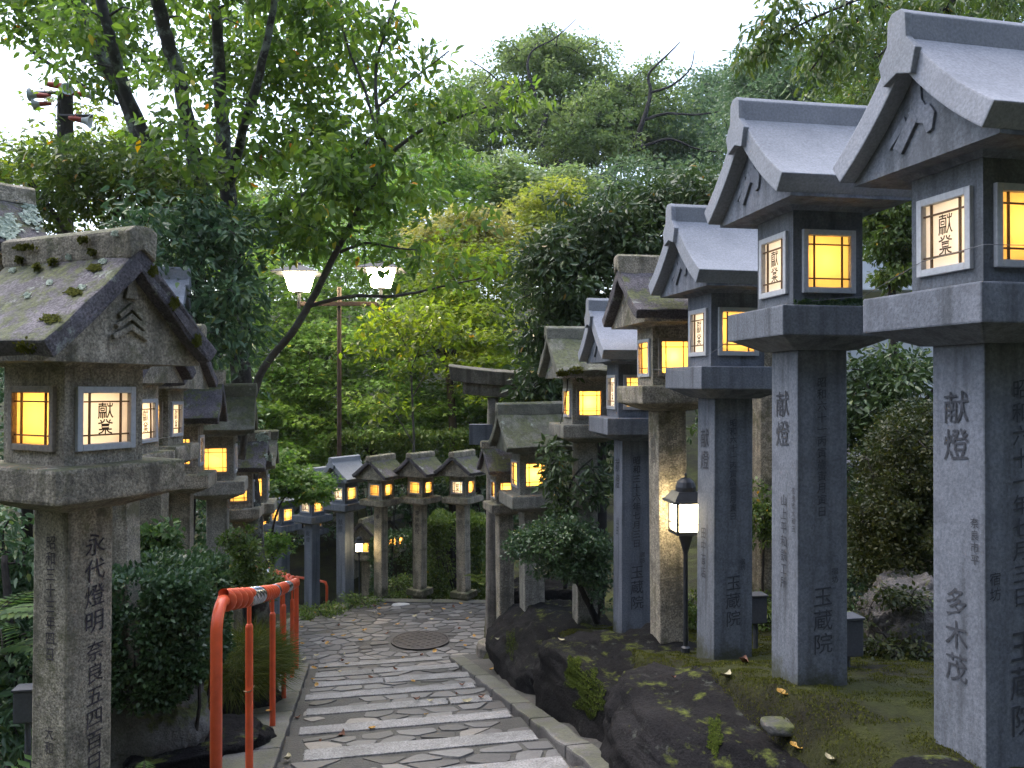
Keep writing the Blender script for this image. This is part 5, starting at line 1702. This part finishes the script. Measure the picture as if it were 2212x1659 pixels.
# --- ferns, grass, moss
def fronds(name, label, spots, mat, seed, cat='fern', nf=9, ln=.45, group=None):
    r = np.random.default_rng(seed)
    c0 = spots[0]
    root = thing(name, label, cat, c0, 0, group)
    P = []; A = []; N_ = []; L = []
    st_ = MB()
    for c in spots:
        for k in range(nf):
            az = r.uniform(0, 2 * math.pi); l = ln * r.uniform(.7, 1.2); el = r.uniform(.5, 1.2)
            d = np.array([math.cos(az), math.sin(az), 0])
            pts = []
            for i in range(15):
                t = i / 14
                p = np.array(c) - np.array(c0) + d * l * t * math.cos(el * (1 - t)) + np.array([0, 0, l * (math.sin(el) * t - .55 * t * t)])
                pts.append(p)
            st_.tube([Vector(p) for p in pts], [.003 - .002 * i / 14 for i in range(15)], 4, cap=False)
            s = np.cross(d, [0, 0, 1.])
            for i in range(2, 15):
                w_ = l * .26 * math.sin(math.pi * min(1, (i / 14) * .9 + .12)) + .01
                tg = pts[i] - pts[i - 1]; tg = tg / np.linalg.norm(tg)
                for sg in (-1, 1):
                    P.append(pts[i]); A.append(s * sg * .9 + tg * .5 + np.array([0, 0, -.15])); N_.append(np.array([0, 0, 1.]) + d * .2); L.append(w_)
    P = np.array(P); L = np.array(L)
    leaf_object('fronds', P, np.array(A), np.array(N_), L, L * .34 + .004, np.clip(r.normal(.5, .2, len(P)), 0, 1), mat, root, 4)
    st_.build('stems', 'bark_dark', root, recalc=False)
    return root


fronds('fern', 'big fern fronds at the bottom left behind the mossy pillar', [(-1.85, 2.75, -1.62), (-1.75, 2.95, -1.85), (-2.0, 3.2, -1.7)], 'leaf_fern', 141, nf=11, ln=.42)
fronds('fern', 'green fern sprouting at the base of the mossy pillar', [(-2.45, 3.75, -1.15), (-2.5, 4.0, -1.35)], 'leaf_fern', 142, nf=9, ln=.36)
fronds('fern', 'small fern between the big mossy pillar and the black rocks', [(-1.56, 3.45, -1.72)], 'leaf_fern', 143, nf=7, ln=.16)
tree('shade_shrub', 'dark shaded shrub at the left edge behind the mossy pillar',
     [[(30, 1750, 4.2, 30), (20, 1400, 4.3, 20), (10, 1200, 4.4, 12)]],
     [(20, 1250, 4.6, 90, 130, .3, 60), (0, 1420, 4.3, 90, 120, .3, 60), (40, 1560, 4.1, 70, 110, .3, 40), (200, 1500, 5.6, 120, 200, .3, 60), (250, 1220, 6.5, 160, 120, .3, 60)], 'leaf_camellia', .06, 34, (.14, .14, .10), 'bark_dark', .42, .5, .4, 6, 145, cat='bush')
fronds('palmate_plant', 'small bright star leaved plant beside the torii post', [tuple(at(1036, 1262, 11.0)), tuple(at(1030, 1250, 11.2))], 'sapling_leaf', 146, 'plant', 7, .17)
tree('ground_shrub', 'low green ground shrub along the landing edge below the lit lantern',
     [[(760, 1330, 11.3, 6), (770, 1300, 11.3, 4)]],
     [(700, 1325, 10.9, 50, 16, .2, 40), (770, 1310, 11.3, 60, 20, .2, 50), (840, 1295, 11.9, 50, 20, .2, 40), (660, 1335, 10.7, 20, 12, .15, 12), (870, 1270, 12.2, 30, 40, .15, 20)], 'leaf_hedge', .045, 40, (.10, .10, .05), 'bark_dark', .4, .0, .3, 4, 147, cat='bush')


def blades(name, pts, dirs, ln, wd, mat, seed, parent=None):
    r = np.random.default_rng(seed); n = len(pts)
    L = ln * r.uniform(.5, 1.2, n)
    return leaf_object(name, pts, dirs, norm(r.normal(size=(n, 3)) + np.array([0, -.6, .3])), L, L * 0 + wd, np.clip(r.normal(.5, .22, n), 0, 1), mat, parent, 4, 0)


# the grass mound behind the rail
r = np.random.default_rng(5)
n = 5200
c = np.array(at(535, 1420, 6.1)); q = norm(r.normal(size=(n, 3))); q[:, 2] = np.abs(q[:, 2])
P = c + q * np.array([.17, .42, .24]) + np.array([0, 0, -.12])
D = norm(np.stack([q[:, 0] * .8 + r.normal(size=n) * .25 + .1, q[:, 1] * .4 + r.normal(size=n) * .25 - .2, .35 - .9 * r.random(n)], 1))
g = blades('grass', P, D, .24, .005, 'grass', 6); tag(g, kind='stuff'); g['label'] = 'tuft of long fine green grass drooping over the rocks behind the red rail'
# moss on the raised bed: short upright tufts
n = 190000
ys = r.uniform(2.0, 7.2, n); ex = r.uniform(.45, 2.6, n) ** 1.0
xs = np.array([xr(y) for y in ys]) + ex
nz = np.array([mnoise.fractal(Vector((x * 1.3, y * 1.3, 4.2)), 1, 2, 4) for x, y in zip(xs, ys)])
keep = nz > -.7
xs, ys = xs[keep], ys[keep]
zs = np.array([zground(x, y) for x, y in zip(xs, ys)])
hz = np.array([mnoise.fractal(Vector((x * 9, y * 9, 1.2)), 1, 2, 3) for x, y in zip(xs, ys)])
P = np.stack([xs, ys, zs - .006 + .012 * hz], 1)
D = norm(np.stack([r.normal(size=len(xs)) * .6, r.normal(size=len(xs)) * .6, np.ones(len(xs))], 1))
g = blades('moss', P, D, .013, .0045, 'moss_leaf', 8); tag(g, kind='stuff'); g['label'] = 'low green and yellowish moss covering the raised bed'

# ------------------------------------------------------------------ fallen leaves
def leaf_mesh(name, L, wd, curl, mat, seed):
    rr = random.Random(seed)
    bm = bmesh.new(); n = 6; rows = []
    for i in range(n + 1):
        t = i / n; w_ = wd * math.sin(math.pi * min(1, t ** .8)) ** .8 * .5 + .0006
        zc = curl * L * (t - .5) ** 2 * 1.6
        rows.append([bm.verts.new((t * L - L / 2, s * w_, zc + abs(s) * w_ * .55 + .004 * mnoise.noise(Vector((t * 4, s, seed))))) for s in (-1, -.5, 0, .5, 1)])
    for a, b_ in zip(rows[:-1], rows[1:]):
        for k in range(4): bm.faces.new((a[k], a[k + 1], b_[k + 1], b_[k]))
    me = bpy.data.meshes.new(name); bm.to_mesh(me); bm.free()
    me.materials.append(MAT[mat]); me.polygons.foreach_set('use_smooth', [True] * len(me.polygons))
    return me


LM = [leaf_mesh('fallen_leaf', .075, .042, .5, 'fallen_yellow', 1), leaf_mesh('fallen_leaf', .07, .036, .8, 'fallen_pale', 2), leaf_mesh('fallen_leaf', .068, .04, 1.0, 'fallen_brown', 3)]
rr = random.Random(9)
LABEL = ['yellow fallen leaf lying on the cobbled stair or landing', 'pale dry fallen leaf lying on the cobbled stair or landing', 'brown fallen leaf lying on the cobbled stair or landing']


def put_leaf(k, x, y, z, label, group, s=1.0):
    o = bpy.data.objects.new('fallen_leaf', LM[k]); COL.objects.link(o)
    o.location = (x, y, z); o.scale = (s, s, s)
    o.rotation_euler = (rr.uniform(-.25, .25), rr.uniform(-.25, .25), rr.uniform(0, 6.28))
    return tag(o, label, 'leaf', group)


cnt = 0
while cnt < 84:
    v = 4.2 + 7.2 * rr.random() ** .55; u = rr.uniform(.0, 1.75) if v < 8.8 else rr.uniform(-.8, 2.0)
    p = path(u, v, 0)
    if v > 8.85:
        if not in_poly(p.x, p.y, LPOLY): continue
        z = ZL + .016
    else:
        k = min(range(NST), key=lambda q: (VK[q] < v, VK[q] - v if VK[q] >= v else 99))
        z = zstep(k) + .012
    kk = rr.choices((0, 1, 2), (5, 3, 3))[0]
    put_leaf(kk, p.x, p.y, z, LABEL[kk], ['yellow', 'pale', 'brown'][kk] + ' fallen leaves on the stair and landing', rr.uniform(.75, 1.15)); cnt += 1

dg = bpy.context.evaluated_depsgraph_get()


def drop(px, py, Y0=2.0):
    """where the sight line through a sheet position meets the ground or a rock"""
    d = Vector(((px - 1106) / F, 1, (829.5 - py) / F)).normalized()
    hit, loc, nr, idx, ob, mt_ = scene.ray_cast(dg, d * Y0, d)
    return loc if hit else None


bpy.context.view_layer.update(); dg = bpy.context.evaluated_depsgraph_get()
for (px, py, k, s, lab) in [(1605, 1436, 2, 1.3, 'curled reddish brown leaf on moss beside the grey pillar foot'), (1570, 1468, 1, 1.3, 'pale green yellow leaf lying where moss meets the black boulder'),
                            (1690, 1505, 0, .9, 'curled yellow leaf on moss below the small flat stone'), (1720, 1622, 0, .9, 'orange tan leaf on the nearest black boulder'),
                            (1795, 1650, 1, .9, 'pale leaf at the bottom edge on the nearest mossy boulder'), (1455, 1469, 2, .5, 'tiny red leaf on the flat topped black boulder'),
                            (1075, 1384, 1, .8, 'whitish leaf beside the round foot of the torii post'), (1212, 1387, 1, .7, 'white leaf on the boulder near the torii'),
                            (540, 1500, 1, .9, 'pale leaf among the dark rocks behind the red rail'), (584, 1541, 0, 1.0, 'orange leaf on the kerb between two red rail posts'), (622, 1645, 1, 1.2, 'cream coloured leaf at the bottom edge of the left kerb')]:
    p = drop(px, py)
    if p is not None: put_leaf(k, p.x, p.y, p.z + .012, lab, None, s)

# ------------------------------------------------------------------ buildings behind the right row
hb_ = thing('white_house', 'white walled house with pale eaves glimpsed behind the right lanterns', 'house', (7.4, 15, -.5))
m = MB(); m.box((1.2, 1.5, 1.0), (3.6, 1.5, 2.6)); m.build('wall', 'white_wall', hb_)
m = MB(); m.prism([(-.4, 3.6), (-.4, 3.72), (1.5, 4.5), (3.4, 3.72), (3.4, 3.6)], 0, -2.8, 5.2); m.build('roof', 'tile_dark', hb_)
m = MB(); m.box((1.2, -.45, 2.35), (3.95, .03, .13)); m.box((1.2, -.25, 2.20), (3.9, .25, .02)); m.build('fascia', 'white_wall', hb_)
wn = MB()
for x in (-1.2, .6): 
    wn.box((x, -.02, .4), (.5, .03, .04)); wn.box((x, -.02, 1.5), (.5, .03, .04)); wn.box((x - .5, -.02, .95), (.04, .03, .51)); wn.box((x + .5, -.02, .95), (.04, .03, .51)); wn.box((x, -.02, .95), (.02, .03, .51))
wn.build('window', 'frame_grey', hb_)
gt = thing('roofed_wall', 'low ochre garden wall with a small dark tiled roof behind the second grey pillar', 'wall', (wx(1860, 8.8), 8.8, -1.9), R(-12))
m = MB(); m.box((.3, .1, .3), (1.0, .08, .62)); m.build('wall', 'wall_ochre', gt)
m = MB(); m.prism([(-.34, 1.0), (-.34, 1.05), (.1, 1.28), (.5, 1.05), (.5, 1.0), (.1, 1.2)], 0, -.8, 1.5)
for i in range(12): m.tube([(-.7 + i * .19, -.33, 1.07), (-.7 + i * .19, .1, 1.30)], .022, 6)
m.build('roof', 'tile_dark', gt)
m = MB(); m.box((.3, -.02, .96), (1.05, .05, .05)); m.build('beam', 'bark_dark', gt)

# ------------------------------------------------------------------ small fittings
for (x, y, Y, s, lab) in [(1829, 1374, 4.2, .85, 'grey cable box behind the foot of the second grey pillar'), (1632, 1315, 5.4, .8, 'pale grey cable box behind the third grey pillar'), (60, 1522, 3.5, .62, 'small grey cable box beside the old mossy pillar'), (1412, 1310, 6.8, .9, 'grey cable box between the brown and the date written pillar')]:
    bx = thing('cable_box', lab, 'cable box', at(x, y, Y), R(10), 'cable boxes at the lantern feet')
    m = MB(); m.box((0, 0, 0), (.075 * s, .06 * s, .11 * s)); m.build('box', 'concrete_box', bx, bevel=.008)
    m = MB(); m.box((0, 0, .118 * s), (.082 * s, .067 * s, .008 * s)); m.build('lid', 'concrete_box', bx, bevel=.003)
    m = MB(); m.lathe([(.02 * s, -.5), (.02 * s, -.10 * s)], 10); m.build('conduit', 'concrete_box', bx)
# thin wire strung along the right row, and one along the left
m = MB()
pts = [at(2230, 530, 2.55), at(2125, 528, 2.62), at(1990, 566, 2.95), at(1865, 640, 3.55), at(1700, 655, 3.6), at(1600, 720, 4.3), at(1480, 800, 4.75), at(1400, 797, 5.3), at(1320, 880, 6.1), at(1230, 885, 6.9)]
m.tube([Vector(p) for p in pts], .0014, 5); tag(m.build('wire', 'wire'), 'thin grey wire strung along the windows of the right lanterns', 'wire')
m = MB()
pts = [at(300, 955, 3.4), at(375, 942, 5.6), at(440, 975, 6.6), at(520, 1005, 7.8), at(525, 990, 7.8)]
m.tube([Vector(p) for p in pts], .0014, 5); tag(m.build('wire', 'wire'), 'thin grey wire strung between the lanterns behind the red rail', 'wire')
# overhead cable running to the loudspeaker post
m = MB(); pts = []
a, b_ = at(-40, 20, 10.0), at(255, 225, 11.5)
for i in range(13):
    t = i / 12; p = a.lerp(b_, t); p.z -= .10 * math.sin(math.pi * t); pts.append(p)
m.tube(pts, .026, 6); tag(m.build('cable', 'dark_metal'), 'black overhead cable crossing the sky above the loudspeakers', 'cable')

# ------------------------------------------------------------------ crusts and tufts growing on the stones
bpy.context.view_layer.update(); dg = bpy.context.evaluated_depsgraph_get()


def crust(name, spots, mat, lift, L, seed, dome=0.0, per=260):
    """flakes of lichen or moss that follow the surface of the stone they grow on; a part of that stone's lantern or boulder"""
    r = np.random.default_rng(seed)
    for (px, py, rx, ry) in spots:
        dv = Vector(((px - 1106) / F, 1, (829.5 - py) / F)).normalized()
        hit, loc, nr, idx, ob, mt_ = scene.ray_cast(dg, dv * .5, dv)
        if not hit: continue
        q = r.normal(size=(per, 2)); q = q / np.linalg.norm(q, axis=1, keepdims=True) * np.sqrt(r.random((per, 1))) * (1 + .28 * np.sin(np.arctan2(q[:, 1:], q[:, :1]) * 5 + seed))
        P = []; Nn = []; T = []
        for u, v in q:
            d2 = Vector(((px + u * rx - 1106) / F, 1, (829.5 - py - v * ry) / F)).normalized()
            h2, l2, n2, _, o2, _m = scene.ray_cast(dg, d2 * .5, d2)
            if not h2 or o2 is not None and o2.name != ob.name: continue
            if n2.dot(d2) > 0: n2 = -n2
            k = max(0, 1 - u * u - v * v) ** .5
            P.append(l2 + n2 * (lift + dome * k)); Nn.append(n2)
            t = Vector((r.normal(), r.normal(), r.normal())); t = t - n2 * t.dot(n2); T.append(t.normalized() + n2 * (.15 + 20 * dome))
        if len(P) < 5: continue
        n = len(P); Nn = np.array(Nn)
        o = leaf_object(name, np.array(P), norm(np.array(T)), norm(Nn + r.normal(size=(n, 3)) * .35), L * r.uniform(.5, 1.2, n), L * r.uniform(.5, .9, n), np.clip(r.normal(.5, .25, n), 0, 1), mat, None, 4)
        host = ob if ob.parent is None or ob.parent.parent is None else ob.parent
        if ob.parent is None and 'category' not in ob: host = next(o_ for o_ in rocks if 'moss patch' in o_['label'])
        o.parent = host; o.matrix_parent_inverse = host.matrix_world.inverted()


crust('lichen', [(75, 452, 26, 40), (14, 492, 22, 24), (20, 395, 26, 14)], 'lichen_crust', .006, .035, 1, 0, 340)
crust('lichen', [(566, 948, 12, 13), (582, 988, 8, 6)], 'lichen_crust', .006, .03, 2, 0, 160)
crust('moss_tuft', [(84, 582, 7, 5), (118, 570, 8, 5), (185, 520, 9, 5), (48, 562, 6, 4), (205, 545, 6, 4), (60, 535, 22, 4), (60, 745, 20, 10)], 'moss_leaf', .004, .016, 3, .014, 200)
crust('moss_tuft', [(1740, 655, 26, 4), (1790, 656, 30, 4), (1835, 655, 24, 4)], 'leaf_box', .004, .02, 4, .02, 220)
crust('moss_tuft', [(1215, 805, 12, 5), (1245, 800, 14, 5), (1150, 866, 30, 3)], 'moss_leaf', .004, .02, 5, .01, 160)
crust('moss', [(1262, 1470, 34, 26), (1280, 1515, 34, 30), (1240, 1450, 16, 30)], 'moss_bright', .003, .011, 6, .003, 2600)
crust('moss', [(1105, 1390, 12, 30), (1545, 1590, 14, 40)], 'moss_bright', .003, .010, 7, .003, 1100)
crust('lichen', [(150, 556, 5, 4), (222, 566, 7, 4), (108, 612, 6, 4), (178, 622, 8, 5), (60, 640, 7, 5), (28, 585, 6, 4), (250, 505, 6, 4)], 'lichen_crust', .003, .010, 11, .001, 120)
crust('moss_tuft', [(110, 690, 22, 9), (160, 632, 16, 8), (205, 580, 14, 7), (330, 585, 8, 9), (375, 655, 9, 12), (425, 735, 8, 12)], 'moss_leaf', .003, .010, 12, .002, 420)

# ------------------------------------------------------------------ damp evening air between the viewer and the wooded slope
m = MB(); m.box((0, 45, 14), (98, 92, 26))
hz = m.build('haze', [])
hm, t, N, L = M('haze')
pv = N.new('ShaderNodeVolumePrincipled'); pv.inputs['Color'].default_value = (.86, .93, 1, 1); pv.inputs['Density'].default_value = .0004; pv.inputs['Anisotropy'].default_value = .2
o = N.new('ShaderNodeOutputMaterial'); L.new(pv.outputs[0], o.inputs['Volume'])
hz.data.materials.append(hm); hz['kind'] = 'stuff'; hz['label'] = 'thin damp evening haze'
